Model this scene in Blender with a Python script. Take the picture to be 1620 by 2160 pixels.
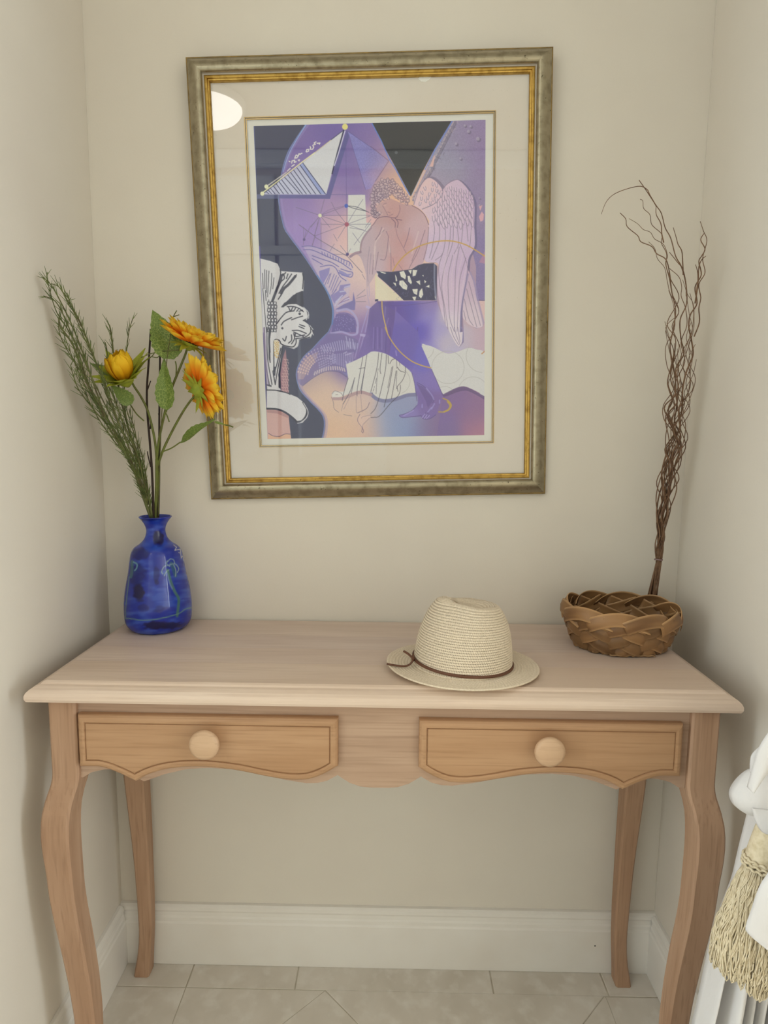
import bpy, bmesh, math, random
import numpy as np
from mathutils import Vector, Matrix, Euler

scene = bpy.context.scene
COL = scene.collection
for o in list(bpy.data.objects): bpy.data.objects.remove(o)

# ---------------------------------------------------------------- camera, world, lights, exposure
CAM = np.array([0.0010, -1.2696, 1.1845]); PITCH, YAW, ROLL, FOC = 0.1192, 0.0129, 0.0101, 1300.0
def cam_axes():
    fwd = np.array([-math.sin(YAW)*math.cos(PITCH), math.cos(YAW)*math.cos(PITCH), -math.sin(PITCH)])
    right = np.array([math.cos(YAW), math.sin(YAW), 0]); up = np.cross(right, fwd)
    c, s = math.cos(ROLL), math.sin(ROLL)
    return c*right+s*up, -s*right+c*up, fwd
CR, CU, CF = cam_axes()
cam = bpy.data.cameras.new('camera'); cam_ob = bpy.data.objects.new('camera', cam); COL.objects.link(cam_ob)
M = Matrix.Identity(4)
for i in range(3):
    M[i][0], M[i][1], M[i][2], M[i][3] = CR[i], CU[i], -CF[i], CAM[i]
cam_ob.matrix_world = M
cam.sensor_fit = 'VERTICAL'; cam.sensor_height = 36.0; cam.sensor_width = 27.0
cam.lens = FOC/2160*36.0; cam.clip_start = 0.02
scene.camera = cam_ob

world = bpy.data.worlds.new('world'); scene.world = world; world.use_nodes = True
bgn = world.node_tree.nodes['Background']; bgn.inputs[0].default_value = (0.94, 0.97, 1.0, 1); bgn.inputs[1].default_value = 0.35

def area(name, loc, target, sx, sy, power, col):
    l = bpy.data.lights.new(name, 'AREA'); l.shape = 'RECTANGLE'; l.size = sx; l.size_y = sy; l.energy = power; l.color = col
    o = bpy.data.objects.new(name, l); COL.objects.link(o); o.location = loc
    o.rotation_euler = (Vector(target)-Vector(loc)).to_track_quat('-Z', 'Y').to_euler()
    return o
area('daylight_right', (2.30, -1.40, 1.32), (0.0, -1.2, 1.1), 1.1, 2.0, 38, (0.81, 0.93, 1.0))
area('daylight_left', (-2.30, -1.40, 1.32), (0.0, -1.2, 1.1), 1.1, 2.0, 36, (0.81, 0.93, 1.0))
LAMP_STRENGTH = 4.6
scene.view_settings.view_transform = 'Standard'; scene.view_settings.look = 'None'
scene.view_settings.gamma = 1.0; scene.view_settings.use_curve_mapping = False
scene.view_settings.exposure = 0.65
scene.cycles.max_bounces = 8; scene.cycles.diffuse_bounces = 5; scene.cycles.glossy_bounces = 4; scene.cycles.transparent_max_bounces = 12
scene.cycles.caustics_reflective = False; scene.cycles.caustics_refractive = False
scene.cycles.sample_clamp_indirect = 3.0
scene.cycles.use_denoising = True

# ---------------------------------------------------------------- helpers
def ray(u, v):
    return CR*((u-810)/FOC)+CU*((1080-v)/FOC)+CF
def at(u, v, y):
    d = ray(u, v); t = (y-CAM[1])/d[1]; return Vector(CAM+t*d)
def lin(c):
    return tuple((v/255/12.92 if v/255 <= .04045 else ((v/255+.055)/1.055)**2.4) for v in c)

def mat(name, rgb, rough=0.5, metal=0.0, spec=0.5, noise=None, bump=None, coord='Object', sheen=0, trans=0):
    """rgb in sRGB 0-255; noise=(rgb2, scale(xyz or number), detail, lo, hi); bump=(scale, strength, dist)"""
    m = bpy.data.materials.new(name); m.use_nodes = True; nt = m.node_tree; b = nt.nodes['Principled BSDF']
    b.inputs['Base Color'].default_value = (*lin(rgb), 1); b.inputs['Roughness'].default_value = rough
    b.inputs['Metallic'].default_value = metal; b.inputs['Specular IOR Level'].default_value = spec
    tc = nt.nodes.new('ShaderNodeTexCoord')
    if noise:
        layers = noise if isinstance(noise, list) else [noise]
        prev = None
        for (c2, sc, det, lo, hi) in layers:
            mp = nt.nodes.new('ShaderNodeMapping'); nt.links.new(tc.outputs[coord], mp.inputs[0])
            mp.inputs['Scale'].default_value = sc if isinstance(sc, tuple) else (sc, sc, sc)
            n = nt.nodes.new('ShaderNodeTexNoise'); n.inputs['Scale'].default_value = 1; n.inputs['Detail'].default_value = det; nt.links.new(mp.outputs[0], n.inputs[0])
            r = nt.nodes.new('ShaderNodeMapRange'); r.inputs[1].default_value = lo; r.inputs[2].default_value = hi; nt.links.new(n.outputs['Fac'], r.inputs[0])
            mx = nt.nodes.new('ShaderNodeMix'); mx.data_type = 'RGBA'; nt.links.new(r.outputs[0], mx.inputs[0])
            if prev: nt.links.new(prev, mx.inputs[6])
            else: mx.inputs[6].default_value = (*lin(rgb), 1)
            mx.inputs[7].default_value = (*lin(c2), 1); prev = mx.outputs[2]
        nt.links.new(prev, b.inputs['Base Color'])
    if bump:
        sc, st, di = bump
        mp = nt.nodes.new('ShaderNodeMapping'); nt.links.new(tc.outputs[coord], mp.inputs[0]); mp.inputs['Scale'].default_value = sc if isinstance(sc, tuple) else (sc, sc, sc)
        n = nt.nodes.new('ShaderNodeTexNoise'); n.inputs['Scale'].default_value = 1; n.inputs['Detail'].default_value = 3; nt.links.new(mp.outputs[0], n.inputs[0])
        bm = nt.nodes.new('ShaderNodeBump'); bm.inputs['Strength'].default_value = st; bm.inputs['Distance'].default_value = di
        nt.links.new(n.outputs['Fac'], bm.inputs['Height']); nt.links.new(bm.outputs[0], b.inputs['Normal'])
    if sheen: b.inputs['Sheen Weight'].default_value = sheen
    if trans:
        # thin cloth or petal: part of the light goes through
        tr = nt.nodes.new('ShaderNodeBsdfTranslucent'); ms = nt.nodes.new('ShaderNodeMixShader'); ms.inputs[0].default_value = trans
        out = nt.nodes['Material Output']; nt.links.new(b.outputs[0], ms.inputs[1]); nt.links.new(tr.outputs[0], ms.inputs[2]); nt.links.new(ms.outputs[0], out.inputs[0])
        if noise: nt.links.new(prev, tr.inputs[0])
        else: tr.inputs[0].default_value = (*lin(rgb), 1)
    return m
def attr_mat(name, attr, rough=.5, spec=.5, trans=0, bump=None):
    m = mat(name, (200, 200, 200), rough, 0, spec, bump=bump); nt = m.node_tree
    a = nt.nodes.new('ShaderNodeAttribute'); a.attribute_name = attr
    nt.links.new(a.outputs['Color'], nt.nodes['Principled BSDF'].inputs['Base Color'])
    if trans:
        tr = nt.nodes.new('ShaderNodeBsdfTranslucent'); ms = nt.nodes.new('ShaderNodeMixShader'); ms.inputs[0].default_value = trans
        nt.links.new(a.outputs['Color'], tr.inputs[0]); nt.links.new(nt.nodes['Principled BSDF'].outputs[0], ms.inputs[1]); nt.links.new(tr.outputs[0], ms.inputs[2])
        nt.links.new(ms.outputs[0], nt.nodes['Material Output'].inputs[0])
    return m

def link(name, me, parent=None, label=None, cat=None, group=None, kind=None):
    o = bpy.data.objects.new(name, me); COL.objects.link(o)
    if parent is not None: o.parent = parent
    for k, v in (('label', label), ('category', cat), ('group', group), ('kind', kind)):
        if v: o[k] = v
    return o
def mesh(name, verts, faces, mats, smooth=False, fmat=None):
    me = bpy.data.meshes.new(name); me.from_pydata([tuple(v) for v in verts], [], [tuple(f) for f in faces])
    for m in (mats if isinstance(mats, (list, tuple)) else [mats]): me.materials.append(m)
    if fmat is not None: me.polygons.foreach_set('material_index', list(fmat))
    if smooth: me.polygons.foreach_set('use_smooth', [True]*len(me.polygons))
    me.update(); return me
def obj(name, vf, mats, parent=None, smooth=False, fmat=None, **k):
    return link(name, mesh(name, vf[0], vf[1], mats, smooth, fmat), parent, **k)
def thing(name, label, cat, loc=(0, 0, 0), rot=(0, 0, 0), group=None):
    o = link(name, None, None, label, cat, group); o.location = loc; o.rotation_euler = rot; return o
def local(parent, o):
    """keep world-built geometry where it is under a placed parent"""
    o.parent = parent
    L, R_, S = Matrix.Translation(parent.location), parent.rotation_euler.to_matrix().to_4x4(), 1
    o.matrix_parent_inverse = (L @ R_).inverted(); return o
def join(*vfs):
    V, F = [], []
    for v, f in vfs:
        n = len(V); V += list(v); F += [tuple(i+n for i in q) for q in f]
    return V, F
def box(x0, x1, y0, y1, z0, z1, bev=0):
    if bev:
        bm = bmesh.new(); bmesh.ops.create_cube(bm, size=1)
        for v in bm.verts: v.co = Vector(((x0+x1)/2+v.co.x*(x1-x0), (y0+y1)/2+v.co.y*(y1-y0), (z0+z1)/2+v.co.z*(z1-z0)))
        bmesh.ops.bevel(bm, geom=list(bm.edges), offset=bev, segments=2, affect='EDGES')
        bm.verts.index_update(); r = [v.co.copy() for v in bm.verts], [tuple(v.index for v in f.verts) for f in bm.faces]; bm.free(); return r
    V = [(x, y, z) for z in (z0, z1) for y in (y0, y1) for x in (x0, x1)]
    return V, [(0, 2, 3, 1), (4, 5, 7, 6), (0, 1, 5, 4), (2, 6, 7, 3), (0, 4, 6, 2), (1, 3, 7, 5)]
def catmull(p, n=6):
    p = [Vector(q) for q in p]
    if len(p) < 3: return p
    q = [2*p[0]-p[1]]+p+[2*p[-1]-p[-2]]; out = []
    for i in range(1, len(q)-2):
        a, b, c, d = q[i-1], q[i], q[i+1], q[i+2]
        for k in range(n):
            t = k/n; out.append(.5*((2*b)+(c-a)*t+(2*a-5*b+4*c-d)*t*t+(3*b-a-3*c+d)*t**3))
    out.append(p[-1]); return out
def tube(path, r, seg=6, cap=True, flat=1.0):
    path = [Vector(p) for p in path]; n = len(path); V, F = [], []
    rr = (lambda t: r) if not callable(r) else r
    up = None
    for i, p in enumerate(path):
        t = (path[min(i+1, n-1)]-path[max(i-1, 0)]).normalized()
        if up is None: up = t.orthogonal().normalized()
        up = (up-t*up.dot(t)).normalized(); s = t.cross(up)
        R_ = rr(i/(n-1))
        for k in range(seg):
            a = 2*math.pi*k/seg; V.append(p+up*(R_*math.cos(a))+s*(R_*flat*math.sin(a)))
    for i in range(n-1):
        for k in range(seg): F.append((i*seg+k, i*seg+(k+1) % seg, (i+1)*seg+(k+1) % seg, (i+1)*seg+k))
    if cap: F.append(tuple(range(seg-1, -1, -1))); F.append(tuple((n-1)*seg+k for k in range(seg)))
    return V, F
def grid(nu, nv, fn, wrap_u=False):
    V = [fn(i/(nu if wrap_u else nu-1), j/(nv-1)) for j in range(nv) for i in range(nu)]
    F = []
    for j in range(nv-1):
        for i in range(nu if wrap_u else nu-1):
            k = (i+1) % nu; F.append((j*nu+i, j*nu+k, (j+1)*nu+k, (j+1)*nu+i))
    return V, F
def lathe(prof, seg=48, close=False):
    V, F = [], []
    for r, z in prof:
        for k in range(seg): a = 2*math.pi*k/seg; V.append((r*math.cos(a), r*math.sin(a), z))
    n = len(prof)
    for i in range(n-1):
        for k in range(seg): F.append((i*seg+k, i*seg+(k+1) % seg, (i+1)*seg+(k+1) % seg, (i+1)*seg+k))
    F.append(tuple(range(seg-1, -1, -1)))
    if close: F.append(tuple((n-1)*seg+k for k in range(seg)))
    return V, F
def extrude(poly2, y0, y1):
    """polygon in (x, z) made into a slab between y0 (front) and y1"""
    n = len(poly2); V = [(x, y0, z) for x, z in poly2]+[(x, y1, z) for x, z in poly2]
    F = [tuple(range(n)), tuple(range(2*n-1, n-1, -1))]+[((i+1) % n, i, n+i, n+(i+1) % n) for i in range(n)]
    return V, F
def fix_normals(o):
    bm = bmesh.new(); bm.from_mesh(o.data); bmesh.ops.recalc_face_normals(bm, faces=bm.faces); bm.to_mesh(o.data); bm.free(); return o
def lerp_tab(tab, z):
    a = np.array(tab, float); i = np.argsort(a[:, 0]); a = a[i]
    return [float(np.interp(z, a[:, 0], a[:, k])) for k in range(1, a.shape[1])]
def smooth_tab(tab, z, h=.02):
    return [sum(q)/5 for q in zip(*[lerp_tab(tab, z+d*h) for d in (-1, -.5, 0, .5, 1)])]
def set_uv(me, uv):
    l = me.uv_layers.new(name='UVMap'); vi = np.zeros(len(me.loops), int); me.loops.foreach_get('vertex_index', vi)
    l.data.foreach_set('uv', np.asarray(uv, float)[vi].ravel())
def set_col(me, name, rgb_lin):
    a = me.color_attributes.new(name, 'FLOAT_COLOR', 'POINT'); c = np.ones((len(me.vertices), 4)); c[:, :3] = rgb_lin
    a.data.foreach_set('color', c.ravel())
def lin_arr(a):
    a = np.clip(np.asarray(a, float), 0, 1); return np.where(a <= .04045, a/12.92, ((a+.055)/1.055)**2.4)
rnd = random.Random(11)

# ---------------------------------------------------------------- materials
WALL = mat('cream_wall_paint', (227, 219, 207), .62, spec=.3, noise=((223, 214, 202), 3.5, 3, .35, .7), bump=(260, .12, .001))
WHITE_TRIM = mat('white_trim_paint', (238, 233, 226), .38, spec=.45, noise=((232, 225, 216), 7, 3, .4, .75))
CEIL = mat('ceiling_paint', (206, 200, 190), .8)
GROUT = mat('grout', (196, 188, 172), .9, noise=((176, 166, 148), 40, 2, .3, .7))
TILE = mat('stone_tile', (222, 214, 203), .42, spec=.4, noise=[((208, 199, 186), 9, 5, .35, .7), ((230, 224, 215), 26, 4, .5, .75)], bump=(60, .05, .002))
def wood(name, a, b, c, rough=.45):
    return mat(name, a, rough, spec=.35, noise=[(b, (3.2, 34, 34), 5, .38, .66), (c, (7, 240, 240), 3, .5, .82), (b, (1.6, 4, 4), 2, .45, .75)], bump=((8, 300, 300), .06, .001))
def wood_v(name, a, b, c, rough=.5):
    return mat(name, a, rough, spec=.3, noise=[(b, (34, 34, 3.2), 5, .38, .66), (c, (240, 240, 7), 3, .5, .82)], bump=((300, 300, 8), .06, .001))
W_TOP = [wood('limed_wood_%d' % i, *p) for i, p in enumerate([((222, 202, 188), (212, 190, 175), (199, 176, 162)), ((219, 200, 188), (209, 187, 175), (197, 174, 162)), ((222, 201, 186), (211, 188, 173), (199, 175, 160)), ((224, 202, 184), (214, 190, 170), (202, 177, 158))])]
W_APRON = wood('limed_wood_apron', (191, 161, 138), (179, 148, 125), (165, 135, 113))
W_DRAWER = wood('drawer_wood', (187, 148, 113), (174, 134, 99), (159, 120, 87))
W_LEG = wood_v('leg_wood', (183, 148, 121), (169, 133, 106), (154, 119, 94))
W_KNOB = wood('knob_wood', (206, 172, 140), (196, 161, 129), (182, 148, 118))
SILVER = mat('antique_silver_leaf', (172, 162, 138), .30, .85, noise=[((136, 127, 104), 55, 5, .45, .75), ((84, 78, 56), (190, 190, 190), 3, .66, .76)], bump=(120, .15, .001))
GOLD = mat('gold_leaf', (206, 170, 92), .34, .9, noise=[((160, 124, 58), 70, 4, .45, .75), ((90, 60, 26), 240, 3, .68, .76)])
BRONZE = mat('bronze_edge', (150, 124, 72), .45, .6, noise=((110, 88, 48), 60, 4, .4, .7))
GOLD_THIN = mat('fillet_gold', (190, 158, 100), .3, .8)
MATBOARD = mat('mat_board', (234, 223, 212), .9, spec=.1, noise=[((229, 216, 203), 4, 3, .4, .7), ((214, 202, 186), 260, 2, .70, .80)])
INNERMAT = mat('inner_mat_board', (238, 235, 231), .9, spec=.1)

# ---------------------------------------------------------------- the print: flat artwork, rasterised into a colour attribute
def make_art(W=520, Hh=700):
    rs = np.random.RandomState(7)
    SRC = np.array([(533, 268), (1023, 252), (1020, 917), (563, 923)], float)
    DST = np.array([(0, 0), (W, 0), (W, Hh), (0, Hh)], float)
    A = []; b = []
    for (x, y), (X, Y_) in zip(SRC, DST):
        A.append([x, y, 1, 0, 0, 0, -X*x, -X*y]); b.append(X)
        A.append([0, 0, 0, x, y, 1, -Y_*x, -Y_*y]); b.append(Y_)
    hm = np.linalg.solve(np.array(A), np.array(b))
    def warp(p):
        p = np.asarray(p, float).reshape(-1, 2)
        w = hm[6]*p[:, 0]+hm[7]*p[:, 1]+1
        return np.stack([(hm[0]*p[:, 0]+hm[1]*p[:, 1]+hm[2])/w, (hm[3]*p[:, 0]+hm[4]*p[:, 1]+hm[5])/w], 1)
    ORG = {1: (530, 250), 2: (780, 250), 3: (530, 470), 4: (780, 470), 5: (530, 690), 6: (780, 690), 0: (0, 0)}
    def P(k, s):
        a = np.array([[float(v) for v in t.split(',')] for t in s.split()])
        return warp(a/(6.48 if k else 1.0)+np.array(ORG[k]))
    def sm(p, closed=False, n=8):
        p = np.asarray(p)
        if len(p) < 3: return p
        q = np.vstack([p[-1], p, p[0], p[1]]) if closed else np.vstack([2*p[0]-p[1], p, 2*p[-1]-p[-2]])
        out = []
        t = np.linspace(0, 1, n, endpoint=False)[:, None]
        for i in range(1, len(q)-2):
            a, b_, c, d = q[i-1], q[i], q[i+1], q[i+2]
            out.append(.5*((2*b_)+(c-a)*t+(2*a-5*b_+4*c-d)*t*t+(3*b_-a-3*c+d)*t**3))
        if not closed: out.append(p[-1:])
        return np.vstack(out)
    img = np.zeros((Hh, W, 3)); img[:] = (60, 61, 80)
    yy, xx = np.mgrid[0:Hh, 0:W]
    def mask(p):
        p = np.asarray(p)
        x0 = max(int(p[:, 0].min())-1, 0); x1 = min(int(p[:, 0].max())+2, W)
        y0 = max(int(p[:, 1].min())-1, 0); y1 = min(int(p[:, 1].max())+2, Hh)
        if x1 <= x0 or y1 <= y0: return None
        m = np.zeros((y1-y0, x1-x0)); S = 3
        for sy in range(S):
            Y = np.arange(y0, y1)+(sy+.5)/S
            for j, yv in enumerate(Y):
                a = p; b_ = np.roll(p, -1, 0)
                k = (a[:, 1] > yv) != (b_[:, 1] > yv)
                if not k.any(): continue
                xs = np.sort(a[k, 0]+(yv-a[k, 1])*(b_[k, 0]-a[k, 0])/(b_[k, 1]-a[k, 1]))
                for i in range(0, len(xs)-1, 2):
                    l = np.arange(x0, x1)
                    m[j] += np.clip(np.minimum(xs[i+1], l+1)-np.maximum(xs[i], l), 0, 1)/S
        return (slice(y0, y1), slice(x0, x1)), m
    def put(mk, col, al=1.0):
        if mk is None: return
        s, m = mk
        c = col[s] if isinstance(col, np.ndarray) and col.ndim == 3 else np.array(col, float)
        a = m*al if not isinstance(al, np.ndarray) else m*al[s]
        img[s] = img[s]*(1-a[..., None])+c*a[..., None]
    def poly(p, col, al=1.0, smooth=False): put(mask(sm(p, True) if smooth else p), col, al)
    def line(p, w, col, al=1.0, smooth=True, dash=None):
        p = sm(p) if smooth else np.asarray(p)
        seg = np.hypot(*(p[1:]-p[:-1]).T); acc = np.concatenate([[0], np.cumsum(seg)])
        x0 = max(int(p[:, 0].min()-w)-1, 0); x1 = min(int(p[:, 0].max()+w)+2, W)
        y0 = max(int(p[:, 1].min()-w)-1, 0); y1 = min(int(p[:, 1].max()+w)+2, Hh)
        if x1 <= x0 or y1 <= y0: return
        D = np.full((y1-y0, x1-x0), 1e9)
        for i in range(len(p)-1):
            if dash and (acc[i] % dash) > dash*.6: continue
            a, b_ = p[i], p[i+1]; d = b_-a; L = d@d
            ax = max(int(min(a[0], b_[0])-w)-1, x0); bx = min(int(max(a[0], b_[0])+w)+2, x1)
            ay = max(int(min(a[1], b_[1])-w)-1, y0); by = min(int(max(a[1], b_[1])+w)+2, y1)
            if bx <= ax or by <= ay: continue
            X = np.arange(ax, bx)[None]+.5; Y = np.arange(ay, by)[:, None]+.5
            t = np.clip(((X-a[0])*d[0]+(Y-a[1])*d[1])/max(L, 1e-9), 0, 1)
            dd = np.hypot(X-a[0]-t*d[0], Y-a[1]-t*d[1])
            v = D[ay-y0:by-y0, ax-x0:bx-x0]; np.minimum(v, dd, out=v)
        put(((slice(y0, y1), slice(x0, x1)), np.clip(w/2+.5-D, 0, 1)*min(1, w+.15)), col, al)
    def lines(k, w, col, s, al=1.0, smooth=True, dash=None):
        for t in s.split(';'):
            if t.strip(): line(P(k, t), w, col, al, smooth, dash)
    def dot(k, x, y, r, col, al=1.0):
        c = P(k, '%g,%g' % (x, y))[0]; a = np.linspace(0, 2*np.pi, 28, endpoint=False)
        poly(np.stack([c[0]+r*np.cos(a), c[1]+r*np.sin(a)], 1), col, al)
    def field(pts, sig):
        p = warp([(q[0], q[1]) for q in pts]); num = 0; den = 1e-12
        for (x, y), q in zip(p, pts):
            g = np.exp(-((xx-x)**2+(yy-y)**2)/(2*sig*sig))+1e-7/(1+((xx-x)**2+(yy-y)**2)/1e4)
            num = num+g[..., None]*np.array(q[2], float); den = den+g
        return num/den[..., None]
    # colour washes of the sheet
    bg = field([(620, 300, (116, 98, 150)), (700, 290, (108, 92, 148)), (660, 350, (124, 104, 156)), (620, 420, (134, 112, 160)),
        (640, 480, (150, 126, 178)), (700, 440, (160, 132, 165)), (740, 480, (214, 176, 170)), (700, 560, (212, 188, 182)), (650, 540, (150, 128, 176)),
        (730, 620, (205, 178, 178)), (760, 560, (214, 186, 176)), (720, 660, (150, 125, 160)), (690, 720, (120, 100, 152)), (770, 720, (124, 102, 156)), (740, 770, (120, 104, 150)),
        (650, 780, (172, 150, 150)), (680, 830, (208, 180, 158)), (660, 900, (206, 172, 146)), (720, 900, (210, 176, 146)), (770, 910, (206, 172, 152)), (740, 850, (205, 180, 165)),
        (820, 900, (148, 156, 182)), (850, 860, (142, 146, 172)), (850, 905, (122, 142, 178)), (900, 900, (124, 106, 142)), (960, 870, (124, 98, 138)), (960, 910, (126, 100, 138)), (1015, 905, (168, 116, 130)), (1010, 850, (138, 104, 136)),
        (760, 330, (112, 96, 150)), (780, 300, (118, 100, 152)), (740, 390, (128, 108, 158)), (815, 350, (196, 160, 152)), (840, 395, (214, 172, 140)), (860, 415, (215, 180, 160)), (800, 330, (160, 132, 160))], 30)
    S = np.vstack([sm(P(1, '740,92 600,300 500,470 430,680 378,950 370,1100 395,1280 440,1480')), sm(P(3, '470,120 560,245 640,350 760,520 890,720 1000,890 1070,1040 1105,1200 1095,1380')),
                   sm(P(5, '1050,60 940,170 830,290 720,390 640,520 612,640 640,780 690,880 800,1000 900,1100 970,1190 995,1290 985,1420 960,1515'))])
    tr = warp([(1045, 925), (1045, 230), (645, 240)])
    body = np.vstack([S, tr])
    poly(body, bg)
    line(S, 5, (112, 104, 150), .55, False); line(S+np.array([5, 0]), 4, (150, 136, 180), .4, False); line(S-np.array([1.5, 0]), 1.6, (120, 140, 190), .8, False)
    line(sm(P(3, '890,720 1000,890 1070,1040 1105,1200 1095,1380')), 3, (84, 120, 170), .7, False)
    line(sm(P(1, '735,100 660,215 590,330 520,460 465,600 425,740')), 1.5, (150, 178, 214), .9, False)
    line(P(3, '100,330 130,900 150,1500'), 4.5, (84, 74, 138), .9); line(P(5, '150,0 185,800 215,1500'), 4, (66, 56, 120), .9); line(P(1, '20,120 45,700 70,1480'), 4, (92, 96, 140), .8)
    # grey slab on the right, torn edge
    slab = 12+field([(960, 300, (132, 124, 142)), (1000, 280, (124, 108, 140)), (930, 350, (134, 130, 146)), (900, 400, (150, 130, 150)), (1000, 420, (128, 112, 142)), (1005, 560, (118, 104, 142)), (1015, 300, (126, 102, 138)), (1000, 630, (112, 98, 140))], 34)
    nz = np.kron(rs.rand(Hh//2+1, W//2+1), np.ones((2, 2)))[:Hh, :W]+.6*rs.rand(Hh, W)
    slab = slab+(nz[..., None]-.8)*8
    poly(np.vstack([P(2, '1110,30 880,420 740,740 580,1060 560,1120'), P(4, '1300,0 1440,600 1440,1055 1580,1055'), P(2, '1600,0')]), slab)
    edge = sm(P(2, '1150,60 1050,250 960,430 870,600 840,680 780,790 700,900 640,1010 600,1120'))
    line(edge, 8, (112, 104, 116), .5, False); line(edge+np.array([-3, -2]), 2, (200, 178, 168), .6, False, 9); line(edge+np.array([3, 2]), 1.2, (90, 84, 100), .6, False)
    for _ in range(60):
        c = edge[rs.randint(len(edge))]+rs.randn(2)*4; line([c, c+rs.randn(2)*3], 1, (178, 160, 160) if rs.rand() < .5 else (92, 86, 98), .7, False)
    poly(P(2, '860,520 880,500 850,660 800,660'), (212, 172, 160), .9)
    for x, y, r in [(1350, 190, 4), (1180, 360, 3.5), (1240, 560, 3), (1480, 290, 5), (1300, 110, 3), (1380, 120, 3), (1500, 1100, 2), (1500, 1200, 3)]:
        dot(2, x, y, r, (104, 92, 114), .7); dot(2, x-14, y-14, r*.8, (168, 156, 170), .7)
    for s in ['1480,1340 1520,1270 1550,1310 1540,1390 1500,1410', '1480,1200 1530,1180 1500,1260']: poly(P(2, s), (212, 164, 168), .9)
    poly(P(4, '1480,540 1570,370 1575,560'), (172, 128, 150), .8); lines(4, 2, (92, 80, 110), '1450,1055 1580,1058')
    poly(P(4, '1450,1065 1580,1065 1590,1490 1540,1400'), (206, 176, 172)); poly(P(6, '1500,0 1580,0 1575,380 1500,350'), (208, 178, 174), .7)
    # black V
    poly(P(2, '10,64 1105,35 870,420 700,740 545,1068 330,660 140,320'), (46, 45, 46))
    lines(2, 2.4, (96, 122, 186), '15,75 140,310 250,560 340,700 450,910 530,1050;1110,40 990,240 880,420 740,700', .9, False); lines(2, 1.4, (170, 180, 206), '730,720 640,880 560,1050', .8, False)
    dot(2, 345, 470, 3.5, (92, 92, 96), .8)
    # striped triangle, white sail and their shade
    poly(P(1, '1290,170 1330,230 1060,1105 640,1100 370,1100 360,1045 1010,1040'), (84, 82, 130), .85)
    poly(P(1, '50,1045 370,1045 370,1105 60,1105'), (96, 100, 132), .8)
    poly(P(1, '690,615 1240,175 1010,1040'), (204, 202, 202)); poly(P(1, '160,1040 690,615 1010,1040'), (186, 186, 206))
    poly(P(1, '690,615 650,650 930,1040 1010,1040'), (130, 142, 186), .7)
    for x0, y0, x1 in [(690, 615, 1005), (655, 648, 940), (612, 684, 870), (567, 716, 805), (525, 746, 745), (486, 780, 690), (444, 812, 655), (405, 848, 555), (368, 872, 495), (330, 900, 430), (290, 930, 375), (252, 962, 315), (222, 986, 268), (192, 1008, 232)]:
        line(P(1, '%d,%d %d,%d' % (x0, y0, x1, 1040+(x1 > 640)*6)), 1.8, (60, 60, 92), .95, False)
    lines(1, 2.4, (226, 214, 168), '150,1020 360,860 690,600 850,480', 1, False); lines(1, 1.6, (214, 202, 160), '850,480 1080,300', .9, False)
    lines(1, 1.7, (60, 58, 84), '480,740 210,935;1240,175 1075,300', .8, False); lines(1, 2, (216, 208, 190), '215,925 470,745', .9, False)
    lines(1, 3, (44, 42, 66), '1248,170 1160,480 1090,760 1010,1040', .95, False, 6); lines(1, 2.2, (206, 206, 222), '1265,180 1180,470 1120,650', .9, False)
    lines(1, 1.6, (200, 196, 214), '180,1044 1000,1044', .7, False, 14); lines(1, 1.2, (92, 84, 134), '1060,1046 1540,1046', .8, False, 8)
    veil = field([(760, 330, (128, 124, 178)), (790, 330, (126, 118, 166)), (775, 395, (140, 128, 178)), (800, 380, (170, 144, 170)), (815, 340, (158, 140, 170))], 16)+(nz[..., None]-.8)*12
    poly(np.vstack([P(1, '1300,185 1620,400'), P(2, '230,580 60,860 0,960'), P(1, '1550,980 1320,235')]), veil, .9)
    lines(1, 1.2, (92, 82, 132), '1300,180 1620,400;1320,235 1545,975;1278,420 1285,1180', .7, False); lines(2, 1.4, (100, 82, 116), '0,390 240,580;240,590 60,860', .8, False)
    for x, y, r, c in [(1265, 122, 6.4, (228, 206, 130)), (197, 940, 4.6, (236, 226, 178)), (142, 1036, 4.6, (236, 226, 178))]: dot(1, x, y, r, c)
    for s in ['735,465 745,435 772,432 770,456 745,468', '790,395 800,410 790,430 815,432', '825,380 840,400 825,430', '870,330 845,345 862,362 835,372', '885,350 925,345 915,362', '540,620 545,590 580,580 575,610 600,600', '585,540 600,510 630,520 610,548 580,552', '625,525 640,490 650,500 680,485', '630,580 645,575 640,590', '540,665 575,640', '480,730 520,690', '505,595 515,600']:
        lines(1, 2.2, (232, 222, 206), s, .95, False)
    # web of construction lines round the dots
    poly(P(1, '1310,1050 1540,1045 1560,1490 1300,1490'), (206, 202, 194)); poly(P(3, '1300,0 1620,0 1620,60 1540,170 1480,300 1475,380 1380,410 1310,420'), (206, 202, 194))
    poly(np.vstack([P(1, '1290,1330'), P(1, '1295,1490'), P(3, '1300,400 950,270'), P(1, '930,1480 940,1340')]), (216, 178, 170), .35)
    web = '925,1330 985,1110;925,1330 1250,1210;925,1330 1600,1325;925,1330 1290,1450;925,1330 800,1490;925,1330 890,1450;925,1330 600,1220;925,1330 1060,1490;1290,1450 1620,1330;1290,1450 1620,1447;1290,1450 950,1450;1290,1450 1130,1250 1080,1150;1310,1420 1400,1270 1510,1110;1290,1200 1290,1440;1540,1490 1620,1380'
    lines(1, 1.0, (96, 88, 112), web, .75, False); lines(1, 1.3, (60, 58, 76), '1310,1198 1430,1215 1590,1285;1310,1205 1400,1235 1560,1270', .9)
    lines(1, 1, (110, 96, 132), '925,1330 1060,1250 1250,1200', .7)
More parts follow.
